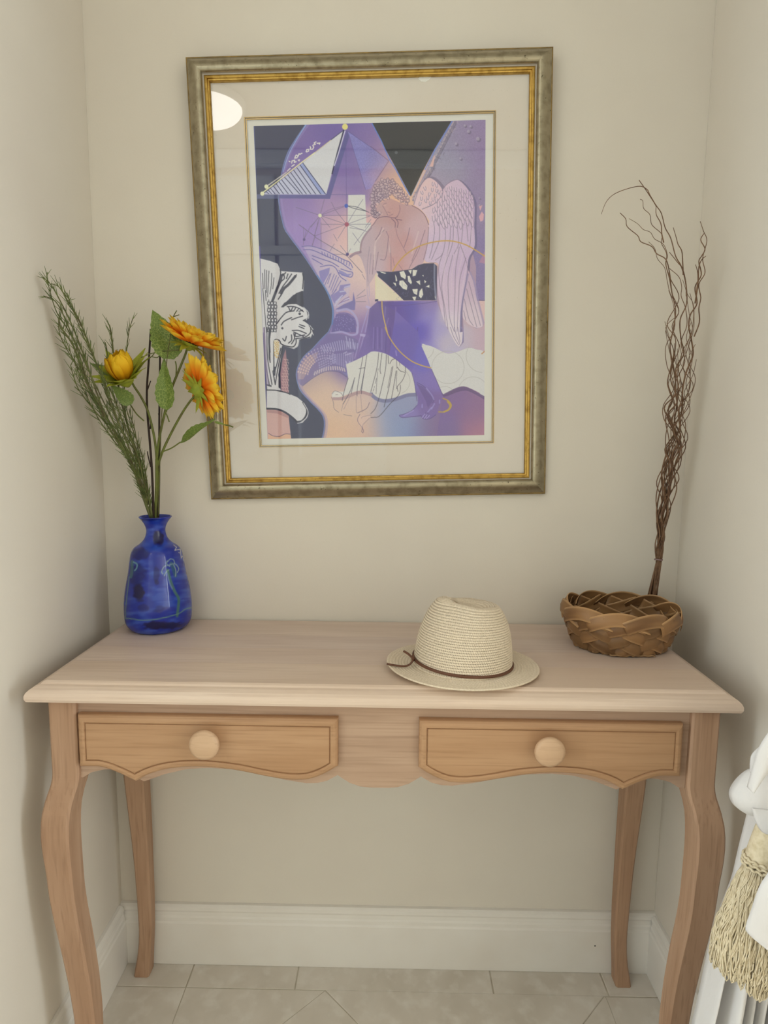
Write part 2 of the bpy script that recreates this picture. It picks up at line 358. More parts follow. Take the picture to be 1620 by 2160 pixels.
    lines(3, 1.0, (100, 90, 116), '710,230 790,60 850,0;710,230 740,100;1290,20 860,180;1290,20 1170,215;1310,30 1560,120;1300,60 1300,420;1620,0 1390,300;1370,140 1465,270;1110,160 1160,250;1300,430 1200,310;1060,390 1120,290;940,0 940,360;1300,430 1345,355;1300,430 1100,430;1430,1000 1540,910;1420,1030 1550,990;1420,1075 1550,1072;700,300 705,60;1500,700 1540,770;1330,70 1520,100', .75, False)
    lines(3, 1.6, (100, 88, 110), '860,200 1300,460 1500,680;850,180 900,0;820,310 860,180;640,30 860,190', .7, False, 9)
    for k, x, y, r, c in [(1, 925, 1330, 4, (238, 228, 184)), (1, 1283, 1198, 4.3, (62, 84, 164)), (1, 1290, 1450, 5, (150, 80, 96)), (3, 710, 232, 3, (92, 78, 120)), (3, 1299, 430, 3.6, (84, 70, 112))]: dot(k, x, y, r, c)
    # engraved leaf on the left (black on white)
    wht = (206, 203, 202); blk = (48, 46, 60)
    poly(P(3, '115,490 240,520 350,560 385,640 400,660 690,680 710,800 700,930 560,985 400,1140 520,1100 640,1110 720,1160 780,1250 775,1300 700,1330 790,1400 830,1490 150,1490'), wht, 1)
    poly(P(5, '155,0 800,0 830,60 800,140 640,170 620,250 560,285 470,260 415,240 400,400 360,640 375,780 395,850 210,840'), wht)
    poly(P(3, '500,1060 600,960 690,925 705,1100 690,1150 600,1105 500,1110 440,1140'), blk); poly(P(3, '395,1150 440,1090 520,1050 560,1080 470,1120 430,1150'), blk)
    lines(3, 2.6, blk, '385,640 390,700 360,830;400,715 430,700 440,760 400,800 350,880 310,1000 270,1080;460,680 420,720;490,700 470,760;605,710 560,770 500,830 440,910 400,980 360,1040;540,700 480,790 420,870 370,960;690,690 700,760 690,900;355,860 300,1040;540,1290 440,1340 400,1390;560,1200 470,1220 400,1290 340,1370 300,1420')
    lines(3, 6, blk, '405,720 385,800 350,880 300,1010 275,1080;590,730 500,840 430,900 400,960', .9)
    lines(3, 1.6, blk, '175,640 178,900;200,650 200,950;232,660 215,1010;270,690 265,840 245,970;300,750 285,900;145,690 155,900;185,920 195,1060;230,1050 230,1100;150,900 200,1490')
    for r in range(9):
        for c in range(3):
            x = 215+c*42+(r % 2)*8; y = 1085+r*46
            poly(P(3, '%g,%g %g,%g %g,%g %g,%g' % (x-4, y-14, x+38, y-8, x+36, y+36, x-8, y+30)), blk); poly(P(3, '%g,%g %g,%g %g,%g %g,%g' % (x+6, y-4, x+28, y-2, x+26, y+28, x+3, y+22)), wht)
    lines(3, 2.4, blk, '480,1140 560,1140 640,1165 700,1210;500,1150 520,1200;560,1145 530,1200;600,1150 570,1200;640,1165 610,1205;690,1190 640,1205;700,1145 750,1200 760,1290 700,1330;690,1270 620,1290 540,1320;650,1385 720,1410;640,1410 710,1440;700,1330 760,1350;780,1400 820,1450 830,1490')
    dot(3, 650, 1238, 3, blk); dot(3, 415, 1435, 2.6, blk)
    lines(3, 2, (200, 198, 198), '705,1150 770,1230 740,1320;790,1400 830,1450', .9)
    lines(5, 2.6, blk, '550,40 640,40 740,80;570,60 700,120;590,80 600,120 720,100;800,0 795,70 720,130 600,150;600,150 600,210 560,260 470,250 400,220 380,180 340,160 310,170 300,230 300,560 290,600 320,770;420,150 450,180 470,120;500,210 540,170 540,100;570,80 580,150 540,220;640,170 790,130')
    lines(5, 2, (202, 200, 200), '640,170 620,250 570,285;810,40 835,100', .9)
    lines(5, 2.2, blk, '170,0 185,450 240,780;205,0 215,400 275,770;235,0 250,470;265,0 240,180 235,380 250,470;415,260 350,580 320,770;395,280 345,480 310,600;420,280 375,620 370,800', 1)
    lines(5, 4, blk, '240,40 235,180 245,330;315,540 310,640;385,730 378,810;210,775 260,790', .9)
    gold = (186, 150, 84)
    poly(P(5, '300,170 350,160 380,230 370,330 340,430 310,380 300,280'), (214, 204, 182))
    for _ in range(70): dot(5, 305+rs.rand()*65, 175+rs.rand()*230, .9, gold, .9)
    poly(P(5, '460,290 490,600 500,890 400,870 390,620 420,420'), (150, 112, 120))
    for r in range(12):
        for c in range(3):
            x = 405+c*32+(r % 2)*10-(r < 5)*0; y = 430+r*38
            if x < 420+(650-y)*.12-20 and y < 600: continue
            lines(5, 1.3, (208, 176, 168), '%g,%g %g,%g %g,%g' % (x, y, x+22, y+4, x+20, y+26), .8, False)
    poly(P(5, '150,0 180,0 230,760 205,790 185,600'), (140, 120, 150), .6)
    poly(P(5, '200,1090 360,1110 500,1190 535,1500 215,1515'), (196, 158, 150)); poly(P(5, '205,1110 350,1120 500,1190 490,1225 350,1165 210,1150'), (164, 124, 122), .8)
    poly(P(5, '230,1430 300,1470 380,1470 450,1440 525,1440 535,1515 220,1520'), (208, 166, 138)); lines(5, 1.5, (98, 76, 92), '230,1430 290,1465 380,1472 450,1442 525,1442')
    poly(P(5, '205,845 330,850 480,885 620,945 700,1010 760,1130 750,1220 690,1290 620,1300 560,1220 440,1140 340,1105 205,1090'), (204, 201, 200), 1, False)
    lines(5, 2.6, blk, '205,845 330,850 480,885 520,905'); lines(5, 4.5, blk, '205,1097 340,1105 450,1145 560,1225 610,1275;700,1015 750,1110 735,1200 680,1265 610,1280')
    lines(5, 2, (206, 203, 202), '705,1020 762,1130 745,1220 660,1290', .9); lines(5, 2, (146, 62, 74), '540,1510 960,1508')
    # engraved volute, violet
    vio = (112, 104, 156); pale = (188, 182, 202)
    poly(P(3, '700,320 800,320 960,360 1200,470 1330,560 1380,640 1350,740 1280,730 1340,830 1340,900 1310,1010 1400,1100 1400,1190 1130,1190 1070,1000 900,720 780,480'), (186, 174, 192), .55)
    lines(3, 2, vio, '680,325 800,320 960,365 1100,430 1240,500 1330,540 1370,610;700,370 800,370 900,405 1040,470 1200,540 1350,640;820,450 960,500 1080,540 1180,600;820,490 960,570;930,600 1060,580 1140,620 1200,730 1280,790;1210,630 1300,660 1370,680 1350,740 1260,720 1180,680')
    for i in range(11): line(P(3, '%g,%g %g,%g' % (950+i*38, 395+i*15, 962+i*36, 440+i*15)), 1.8, vio, .9, False)
    poly(P(3, '910,660 1060,610 1050,690 970,830 930,760'), (124, 116, 170), .8); poly(P(3, '1170,640 1230,660 1300,700 1370,690 1300,740 1220,720'), (126, 120, 172), .8)
    lines(3, 1.7, vio, '1075,690 1030,830;1120,700 1050,880;1150,720 1070,920;1180,740 1090,950;1210,790 1110,960;1150,910 1080,990;990,850 1060,700', .9)
    poly(P(3, '1070,1000 1180,920 1200,850 1340,830 1330,870 1240,900 1290,960 1220,1020 1120,1100'), (120, 112, 166), .75)
    lines(3, 2.6, pale, '1130,1130 1200,1020;1170,1130 1300,1010;1140,1080 1230,990;1230,1090 1320,1030;1200,940 1260,930;1260,880 1330,860', .9); lines(3, 1.6, (116, 88, 140), '1180,1110 1260,1040 1320,1010;1200,1090 1320,1045', .8)
    poly(P(3, '1380,940 1410,1080 1400,1190 1130,1180 1250,1110 1370,1060'), (108, 100, 152), .85)
    poly(P(3, '1150,1240 1300,1240 1400,1310 1420,1490 1080,1490 1110,1330'), (92, 82, 136), .8); line(P(3, '1160,1200 1300,1180 1400,1260 1440,1380 1430,1490'), 5, (166, 156, 190), .85); line(P(3, '1180,1230 1300,1235 1390,1300 1420,1400'), 2.6, (108, 96, 150), .9)
    for _ in range(60): dot(3, 1120+rs.rand()*270, 1260+rs.rand()*220, .9, (150, 142, 186), .8)
    line(P(5, '1080,80 1220,60 1350,100 1430,80 1440,0'), 4.5, (164, 154, 190), .85)
    poly(sm(P(5, '1060,80 1300,110 1440,180 1430,330 1270,350 1460,480 1440,560 1400,660 1310,680 1180,600 1010,590 850,660 690,780 640,740 615,640 640,520 720,400 830,290 950,180'), True), (110, 100, 146), .75)
    poly(P(5, '700,700 630,700 630,560 740,400 900,330 880,420 780,560'), (196, 164, 152), .45)
    for i in range(17):
        a = i/16; x = 690+a*600; y0_ = 395-260*np.sin(a*1.45)+40*a
        line(P(5, '%g,%g %g,%g' % (940+i*31, 245-i*8 if i < 9 else 175+(i-9)*6, 985+i*28, 330-i*3)), 2.2, (166, 158, 188), .8, False)
    for r in range(5):
        for c in range(15):
            a = c/14.; R0 = 1.0-r*.085; ang = np.pi*(.93-.52*a); x = 1010+390*R0*np.cos(ang); y = 690-420*R0*np.sin(ang)
            poly(P(5, '%g,%g %g,%g %g,%g %g,%g' % (x-8, y-9, x+10, y-12, x+9, y+11, x-9, y+13)), (212, 184, 172) if c < 7 else (168, 156, 182), .8)
    for r in range(4):
        for c in range(8): poly(P(5, '%g,%g %g,%g %g,%g %g,%g' % ((lambda x, y: (x, y, x+20, y-2, x+19, y+18, x-2, y+19))(905+c*30+r*4, 470-c*14+r*32-(c > 4)*10))), (164, 156, 186), .7)
    for i in range(12): line(P(5, '%g,%g %g,%g' % (1090+i*26, 370-i*3, 1100+i*24, 480+i*8)), 2.2, (160, 150, 184), .75, False)
    for i in range(14): line(P(5, '%g,%g %g,%g' % (850+i*32, 640-70*np.sin(i/13*2.4), 862+i*30, 600-70*np.sin(i/13*2.4))), 3, (202, 186, 184), .8, False)
    lines(5, 2, pale, '1250,350 1290,330;1270,375 1350,350;1280,460 1310,560;1330,460 1330,640;1370,520 1350,650;1280,120 1310,260;1330,150 1340,280;1370,160 1400,300', .7); poly(P(5, '1390,590 1405,665 1340,680 1240,620'), (120, 116, 160), .9)
    lines(5, 2, (106, 96, 132), '690,790 850,670 1010,595 1180,605 1310,680 1400,665', .9)
    # fluted staff
    lines(3, 2.2, (158, 146, 186), '1590,1150 1490,1490;1610,1170 1540,1490', .8); lines(5, 2, (160, 146, 184), '1480,110 1400,420;1520,120 1450,400;1560,130 1500,390', .8); lines(5, 6, (172, 158, 192), '1485,100 1580,118', .9); lines(3, 6, (178, 164, 194), '1565,1145 1620,1165', .9)
    lines(3, 1.6, (166, 150, 178), '1580,520 1560,700 1570,950 1600,1120;1610,560 1590,740 1600,1000', .7)
    # wings
    wing = 14+field([(900, 400, (206, 172, 168)), (890, 430, (200, 172, 176)), (950, 400, (186, 162, 178)), (990, 440, (178, 152, 176)), (930, 450, (190, 168, 184)), (970, 500, (182, 160, 180)), (930, 540, (184, 164, 182)), (980, 560, (176, 152, 176)), (950, 620, (186, 164, 180)), (960, 690, (198, 186, 198)), (990, 640, (186, 164, 180)), (1005, 680, (206, 186, 190))], 24)+(nz[..., None]-.8)*5
    back = np.vstack([sm(P(2, '585,1180 600,1080 650,980 720,860 790,810 870,840 950,920 985,1000 950,1080 860,1170 700,1240')), P(2, '700,1260')])
    poly(back+np.array([6, -2]), (108, 98, 116), .6); poly(back, wing)
    main = np.vstack([sm(P(2, '690,1250 860,1170 970,990 1040,900 1150,840 1220,850 1320,950 1400,1090 1420,1200 1415,1490')), sm(P(4, '1420,100 1420,320 1340,480 1320,650 1280,900 1230,1200 1220,1490')), sm(P(6, '1260,60 1250,200 1220,270 1160,230 1090,100 1040,0')), sm(P(4, '1010,1390 940,1120 905,800 920,560 740,520 770,300 790,60')), P(2, '800,1400 740,1310')])
    poly(main+np.array([5, 1]), (98, 90, 122), .75)
    low = np.vstack([sm(P(4, '1330,640 1400,800 1450,1040 1490,1200 1530,1370 1520,1420 1440,1430 1330,1380 1260,1300 1260,1100'))])
    poly(low+np.array([5, 2]), (150, 136, 168), .7); poly(low, field([(990, 600, (188, 164, 180)), (1000, 670, (208, 190, 196))], 30)); poly(main, wing)
    lines(4, 4, (130, 120, 156), '1330,700 1270,980 1240,1200 1225,1480', .6); lines(6, 3.4, (138, 130, 170), '1240,0 1265,60 1250,220 1215,270', .6)
    ol = (128, 112, 134)
    lines(2, 1.5, ol, '585,1180 650,980 720,860 790,810 870,840 950,920 985,1000 950,1080 860,1170 700,1240;970,990 1040,900 1150,840 1220,850 1320,950 1400,1090 1420,1200', .9)
    def feather(k, x, y, l, w, a, al=.8):
        c, s = np.cos(a), np.sin(a)
        pts = [(-w, -l*.6), (-w*.9, l*.1), (0, l*.55), (w*.9, l*.1), (w, -l*.6)]
        p = ' '.join('%g,%g' % (x+px*c-py*s, y+px*s+py*c) for px, py in pts)
        poly(P(k, p), (214, 194, 202), .45, False); line(P(k, p), 1.2, ol, al)
    for x, y in [(700, 1020), (740, 960), (850, 900), (900, 920), (840, 980), (800, 1040), (900, 990), (930, 1010), (780, 1090), (690, 1100), (850, 1110), (750, 1130), (670, 1170), (880, 1060), (810, 1160)]: feather(2, x, y, 44, 14, .15+rs.randn()*.3)
    for r in range(9):
        for c in range(9):
            x = 830+c*66+(r % 2)*30; y = 960+r*58+abs(c-4)*16-(c < 3)*(3-c)*-60
            if 840 < x < 1400 and y > 880+max(0, 1010-x)*1.35+max(0, x-1230)*1.1 and y < 1470: feather(2, x, y, 52+r*7, 15+r, -.12+(x-1100)*-.0004+rs.randn()*.08)
    lines(4, 1.4, ol, '860,0 870,120 840,330 800,480;920,0 940,80 930,250 860,430 830,500;1010,20 1020,200 980,420 880,510;1090,60 1080,240 1040,460;1130,40 1120,260 1060,460;1180,40 1200,280 1140,420;1260,30 1240,270;1310,0 1330,250;1380,0 1360,280 1340,330;1220,290 1290,480 1330,640;980,420 930,600 940,820 990,1100 1020,1400;1050,470 990,680 970,900 1020,1200 1060,1480;1120,440 1060,720 1060,1000 1080,1300 1140,1480;1210,330 1160,640 1150,1000 1140,1300 1150,1480;1300,480 1220,760 1200,1060 1180,1480;1340,800 1420,1100 1500,1400;1310,900 1390,1200 1450,1420;1280,1040 1340,1300 1400,1400;1270,1200 1300,1330', .85)
    lines(4, 3.2, (206, 186, 198), '1090,300 1010,560 1000,900 1040,1300;1180,360 1110,700 1100,1100;1260,420 1190,760 1180,1200;1380,100 1380,250;1310,560 1250,900;960,100 960,300;1150,60 1150,250', .5)
    lines(6, 1.4, ol, '1040,0 1100,130 1170,240 1220,270 1250,200;1090,0 1130,120 1200,240;1140,0 1170,110 1225,250;1190,0 1220,200', .8)
    # robe below, washes to white on the right
    robe = field([(800, 640, (104, 88, 140)), (780, 700, (110, 92, 150)), (830, 660, (108, 92, 158)), (870, 650, (104, 94, 166)), (890, 700, (108, 96, 180)), (850, 730, (104, 84, 152)), (900, 660, (150, 142, 198)), (920, 700, (178, 170, 204)), (940, 660, (206, 196, 200)), (940, 720, (206, 198, 202)), (900, 640, (150, 132, 172)), (980, 720, (206, 196, 198)), (1005, 720, (208, 184, 186)), (1010, 660, (208, 178, 176)), (900, 740, (158, 150, 200)), (870, 770, (108, 94, 162)), (960, 740, (196, 190, 206))], 15)
    robe = robe*np.array((.90, .88, .93)); 
    right = np.vstack([P(4, '90,1070 900,1065 1000,1330'), P(6, '1040,0 1170,240 1215,275 1270,200 1270,0'), P(4, '1260,1300 1340,1385 1440,1440 1530,1420 1580,1300'), P(6, '1580,0 1575,390'), sm(P(6, '1570,395 1440,300 1330,280 1190,330 1080,355 1000,340 860,270 760,240 690,250')), P(6, '560,600 320,420')])
    poly(right, robe)
    poly(np.vstack([P(3, '1560,1490 1600,1170'), P(4, '90,1070 340,1200'), P(6, '340,430 200,360 60,325 0,340'), P(5, '1620,345 1420,440')]), field([(790, 650, (100, 84, 136)), (770, 740, (114, 96, 152)), (800, 720, (104, 86, 142))], 20), .9)
    lines(4, 3, (128, 112, 162), '200,1150 190,1280;240,1300 210,1400;340,1150 330,1480', .6); lines(6, 2.2, (132, 116, 168), '40,0 30,280;90,0 90,290;150,20 150,300;280,220 290,360;330,0 330,220', .6); lines(6, 1.6, (80, 64, 118), '60,0 50,300;120,0 120,280;210,60 200,340;260,0 270,260;640,0 620,240', .6)
    lines(4, 2, (92, 78, 130), '110,1090 330,1130 700,1100 900,1070', .6)
    # white hill with circles, thin drawn drapery, ground
    poly(np.vstack([sm(P(5, '1280,500 1420,440 1560,370')), sm(P(6, '0,330 60,325 180,350 300,410 420,500 560,630 600,800 610,900')), sm(P(6, '610,890 500,905 400,930 300,965 180,975 80,950 0,890')), sm(P(5, '1620,900 1500,860 1400,870 1240,930 1150,950 1090,930 1110,870 1220,870 1260,850 1310,690'))]), (204, 200, 192))
    poly(sm(P(5, '1090,930 1130,880 1200,890 1230,925 1130,960'), True), (212, 206, 196)); lines(5, 1, (110, 92, 100), '1090,900 1130,860 1210,890 1240,930;1140,912 1170,910;1080,940 1110,1020 1120,1100 1180,1150;1250,1180 1290,1190 1360,1200', .8)
    poly(sm(P(6, '700,250 760,240 860,270 1000,340 1080,355 1190,330 1330,280 1440,300 1570,390 1560,930 1480,890 1380,840 1270,805 1150,840 1050,890 985,905 900,720 820,560'), True), (204, 201, 196))
    poly(P(6, '690,250 720,250 830,560 790,500'), (204, 201, 196))
    for cx, cy, r, a0, a1 in [(1055, 545, 222, 0, 6.3), (1530, 390, 225, 1.6, 3.7), (1400, 880, 205, 3.3, 5.9), (1010, 950, 145, 4.0, 5.6), (360, 730, 175, -1, 1.2), (700, 280, 160, .1, 1.1)]:
        t = np.linspace(a0, a1, 40); line(P(6, ' '.join('%g,%g' % (cx+r*np.cos(v), cy+r*np.sin(v)) for v in t)), 1.1, (168, 164, 160), .8, False)
    ground = np.vstack([P(6, '990,920'), sm(P(6, '990,910 1090,860 1180,820 1270,805 1380,845 1480,900 1560,940')), P(6, '1560,990'), sm(P(6, '1550,985 1440,920 1330,870 1260,865 1160,890 1060,930 985,950'))])
    poly(np.vstack([P(6, '985,930'), sm(P(6, '1090,880 1180,840 1270,825 1380,865 1480,920 1560,960')), P(6, '1565,1490 900,1490')]), field([(960, 840, (122, 96, 138)), (1010, 850, (134, 102, 136)), (920, 870, (118, 98, 146)), (930, 905, (118, 100, 142)), (1000, 880, (132, 100, 136)), (1015, 905, (168, 116, 130))], 24)); poly(ground, (96, 76, 112), .9)
    line(P(6, '0,905 80,970 180,998 300,985 400,955 500,922 610,915'), 8.5, (116, 116, 146), .9); line(P(5, '1110,965 1240,960 1400,900 1500,880 1620,915'), 7, (166, 136, 138), .85)
    lines(6, 1.3, (58, 52, 62), '108,340 80,560 0,870;150,350 125,560 135,630;210,370 200,560 150,800 110,960 60,1100 0,1170;235,380 240,490;260,490 290,440 330,425;300,530 250,800 210,960 180,1080;345,590 320,750 280,970;470,530 470,620 430,720 370,790 350,830;360,540 400,590 460,610;400,780 400,850 370,930 260,1040 120,1200 40,1220 0,1222;355,800 370,870', .85)
    lines(6, 1, (70, 62, 74), '100,560 60,760 20,900;285,540 230,820;355,590 345,790;90,600 70,900;390,470 395,520;350,440 355,560', .8, True, 5)
    lines(5, 1.3, (66, 60, 74), '1565,370 1500,800 1490,900;1510,400 1440,800 1430,930;1400,680 1340,860 1240,1040;1540,540 1480,860;1310,690 1260,850 1230,990;1460,560 1540,545;1390,720 1350,900', .85); lines(5, 1, (150, 124, 130), '1420,940 1420,1120 1430,1160;1480,920 1500,1150;1240,1040 1220,1130;1340,930 1250,1110', .8)
    lines(5, 1.3, (112, 88, 104), '1620,1190 1560,1200 1510,1210 1490,1230;1470,1180 1440,1240 1450,1290 1500,1360 1495,1410 1510,1430 1520,1400 1505,1360 1520,1310 1600,1230;1440,1160 1560,1100 1600,1020', .9); poly(P(5, '1470,1185 1440,1240 1450,1290 1500,1360 1530,1300 1610,1225 1620,1185'), (212, 184, 170), .5)
    # striding legs
    leg = field([(850, 750, (104, 92, 160)), (890, 760, (104, 96, 172)), (870, 800, (118, 104, 166)), (910, 800, (122, 106, 168)), (890, 840, (112, 94, 150)), (900, 870, (116, 98, 152)), (860, 870, (130, 118, 170)), (915, 850, (118, 96, 148))], 14)
    poly(np.vstack([P(4, '340,1200'), P(4, '640,1480'), sm(P(6, '690,250 780,450 830,580 900,730 950,840 985,930 1000,960 960,1010 920,1110 890,1190 800,1245 700,1240 690,1215 560,1220 430,1225 390,1195 450,1180 560,1130 630,1060 640,960 610,860 590,720 560,620 470,530 400,470 330,420')), P(6, '250,380')]), leg, .96)
    poly(P(6, '620,760 720,810 820,930 860,980 780,1100 750,1000'), (98, 80, 132), .7)
    lines(6, 1.4, (84, 70, 120), '630,750 720,800 810,900 860,990 840,1030;630,1060 560,1130 450,1180 390,1195 430,1225 560,1215 690,1200;690,1215 720,1245 800,1245 890,1190;750,1160 730,1220;780,1160 770,1235;830,570 900,730 985,930;560,620 600,780 630,1000', .85)
    lines(6, 3, (158, 148, 194), '700,1050 700,1090;940,990 940,1030;760,830 830,920 860,980;830,1090 780,1150;870,1040 830,1110;580,1130 450,1200;340,320 350,380', .6); lines(6, 2.2, (166, 154, 196), '700,1230 740,1180;730,1240 770,1190;760,1240 800,1200', .7)
    lines(6, 2.6, (172, 146, 74), '985,965 1060,1000 1100,1060 1070,1120 1000,1150 930,1150'); lines(6, 4, (178, 150, 70), '1050,1010 1085,1065 1060,1120 1000,1150', .9); lines(6, 2.4, (178, 126, 80), '1520,360 1565,320')
    # upper body
    skin = field([(800, 430, (184, 150, 142)), (820, 430, (192, 146, 132)), (830, 450, (184, 138, 128)), (860, 440, (190, 150, 142)), (880, 470, (202, 168, 164)), (890, 500, (200, 166, 168)), (820, 500, (190, 154, 148)), (800, 520, (192, 160, 152)), (850, 520, (192, 142, 132)), (790, 560, (194, 170, 170)), (830, 560, (198, 150, 140)), (870, 540, (204, 164, 160)), (780, 520, (186, 166, 166)), (890, 540, (192, 162, 170))], 15)
    skin = (skin*.72+np.array((212, 184, 186.))*.28)*np.array((.94, .94, .97))
    poly(np.vstack([sm(P(2, '440,1170 560,1190 660,1245 740,1330 790,1450')), sm(P(4, '785,60 770,300 720,530 640,580 500,640 300,665 90,660')), sm(P(3, '1560,900 1550,700 1480,480 1400,430 1345,480 1330,450 1480,390 1490,270 1540,170 1620,70')), P(2, '30,1440 90,1370 20,1300 110,1170 250,1090')]), skin)
    line(P(3, '1340,460 1400,420 1475,400'), 6, (134, 110, 126), .7); line(P(3, '1475,400 1490,270 1540,170 1620,70'), 4, (136, 112, 124), .7)
    lines(2, 1.6, (112, 84, 98), '390,1190 395,1250 370,1320 330,1360 230,1345 170,1345 90,1370 40,1440 0,1480;350,1380 420,1390;280,1370 330,1420 330,1490;330,1360 370,1420 360,1490;560,1190 660,1245 740,1330 790,1450;230,1280 260,1290;250,1330 300,1310;160,1200 180,1170 210,1160;170,1210 230,1320', .85)
    lines(2, 2.2, (212, 184, 176), '170,1190 200,1190;110,1280 150,1310', .7); lines(2, 1, (140, 108, 112), '250,1240 300,1230', .6)
    face_sh = P(2, '150,1130 300,1110 390,1180 390,1290 330,1350 240,1330 180,1240'); poly(face_sh, (190, 148, 142), .5, True)
    lines(4, 1.4, (124, 98, 112), '530,70 500,200 450,340;340,80 370,200 480,410;210,120 240,200 270,400 275,650;180,100 100,180 60,240;150,60 110,160 70,230;240,180 220,380 190,500 130,500;740,100 690,250 640,400 520,620;300,480 320,590;380,570 430,640;100,400 60,640;40,440 20,700;720,500 770,300 790,60;640,330 560,520', .8)
    lines(4, 3, (210, 190, 184), '170,80 120,180 60,280 40,500;60,330 40,600;250,220 260,400;650,120 560,420', .5); poly(P(4, '220,120 340,60 480,400 430,640 300,660 270,400'), (190, 146, 142), .35)
    lines(3, 1.3, (140, 122, 140), '1600,330 1570,600 1580,800;1620,420 1600,700', .7)
    # curls
    hair = sm(P(2, '20,1200 5,1100 30,960 90,890 140,850 230,840 310,850 340,900 400,930 440,1010 500,1080 520,1160 450,1170 400,1130 350,1090 330,1060 290,1030 250,1060 230,1090 150,1110 120,1160 60,1160 50,1220 60,1270 120,1290 80,1350 30,1330 10,1260'), True)
    poly(hair, field([(790, 420, (150, 132, 148)), (810, 395, (176, 152, 152)), (840, 405, (206, 170, 154)), (855, 425, (202, 164, 150)), (785, 445, (166, 144, 150))], 14), 1)
    hmk = np.zeros((Hh, W)); ms_ = mask(hair); hmk[ms_[0]] = ms_[1]; got = []
    for _ in range(6000):
        c = np.array([hair[:, 0].min()+rs.rand()*np.ptp(hair[:, 0]), hair[:, 1].min()+rs.rand()*np.ptp(hair[:, 1])])
        if hmk[min(int(c[1]), Hh-1), min(int(c[0]), W-1)] < .5 or any(np.hypot(*(c-g)) < 5.0 for g in got): continue
        got.append(c); r = 2.6+rs.rand()*1.5; el = .7+rs.rand()*.8; ro = rs.rand()*3.14; th = np.linspace(0, 5.2, 16)+rs.rand()*6
        ex, ey = r*np.cos(th), r*el*np.sin(th); pts = np.stack([c[0]+ex*np.cos(ro)-ey*np.sin(ro), c[1]+ex*np.sin(ro)+ey*np.cos(ro)], 1)
        poly(pts, (212, 188, 184), .45); line(pts, 1.1, (104, 82, 100), .85, False)
        line(pts[3:11]*.5+c*.5, .9, (120, 96, 112), .7, False)
    for x, y in [(30, 1200), (50, 1260), (90, 1310), (60, 1340), (25, 1290)]:
        c = P(2, '%g,%g' % (x, y))[0]; th = np.linspace(0, 5, 12); line(np.stack([c[0]+4*np.cos(th), c[1]+4*np.sin(th)], 1), 1.3, (100, 84, 100), .85, False)
    # gold arc, torn lace patch, cream triangle
    lines(4, 2.6, (186, 148, 84), '300,660 360,560 480,430 650,325 820,270 1000,245 1150,255 1300,300 1430,370 1570,460'); lines(4, 2.6, (190, 158, 96), '150,1070 155,1180 180,1320 225,1490'); lines(6, 2.6, (186, 154, 92), '195,0 240,110 330,250 430,360 560,460 700,520 820,550')
    poly(P(4, '60,700 90,740 450,1055 60,1060'), (214, 202, 176)); poly(P(4, '55,1040 98,1040 98,1070 55,1070'), (62, 56, 90))
    lines(4, 2, (214, 200, 160), '65,700 65,1040', .8)
    lace = P(4, '75,660 280,668 430,650 560,630 640,580 720,555 860,550 905,590 900,1055 450,1058 330,940 200,820 100,735')
    poly(lace, (58, 58, 82)); line(P(4, '870,570 870,800 890,1050'), 4, (140, 142, 162), .7)
    for s in ['120,660 210,685 190,695 140,680', '390,670 450,655 480,720 470,770 410,735', '510,650 560,640 545,700', '570,640 635,645 610,720 570,730', '330,700 350,740 360,790 340,800', '500,725 530,725 560,810 550,840 510,800', '390,790 440,785 500,860 490,915 440,900 385,840', '300,815 340,820 345,870', '615,800 670,785 675,850 640,820', '730,780 760,800 735,825', '750,870 800,845 800,885', '565,905 640,900 630,985 585,960', '665,930 700,890 715,980 685,1030 655,1000', '565,1010 620,1005 605,1060 585,1050', '700,715 720,710 720,735', '875,985 890,1040 876,1020', '85,670 100,700 90,720']: poly(P(4, s), (214, 210, 196))
    for _ in range(70):
        x, y = 300+rs.rand()*560, 600+rs.rand()*430
        if y > 700+ (500-x)*.9: c = P(4, '%g,%g' % (x, y))[0]; line([c, c+rs.randn(2)*4], .9, (112, 114, 142), .5, False)
    img[:] = img*(1+(rs.rand(Hh, W, 1)-.5)*.045)
    return (np.clip(img, 0, 255)/255.0)**np.array((.94, .94, .92))

# ---------------------------------------------------------------- setting
XL, XR, TB, HB, CZ = -0.599, 0.5976, 0.015, 0.1415, 2.52
def struct(name, vf, m, parent=None, **k): return obj(name, vf, m, parent, kind=None if parent else 'structure', **k)
struct('wall_back', box(XL-.1, XR+.1, 0, .1, -.1, CZ+.1), WALL)
struct('wall_left', box(XL-.1, XL, -.72, -.0005, -.1, CZ+.1), WALL)
struct('wall_right', box(XR, XR+.1, -.72, -.0005, -.1, CZ+.1), WALL)
struct('wall_corridor_left', box(-2.6, XL-.1005, -.82, -.7205, -.1, CZ+.1), WALL)
struct('wall_corridor_right', box(XR+.1005, 2.6, -.82, -.7205, -.1, CZ+.1), WALL)
struct('wall_front', box(-2.6, 2.6, -2.2, -2.1, -.1, CZ+.1), WALL)
struct('wall_end_left', box(-2.7, -2.6, -2.2, -.72, -.1, CZ+.1), WALL)
struct('wall_end_right', box(2.6, 2.7, -2.2, -.72, -.1, CZ+.1), WALL)
struct('ceiling', box(-2.6, 2.6, -2.1, 0, CZ, CZ+.1), CEIL)
floor = struct('floor', box(-2.6, 2.6, -2.1, 0, -.1, -.0010), GROUT)

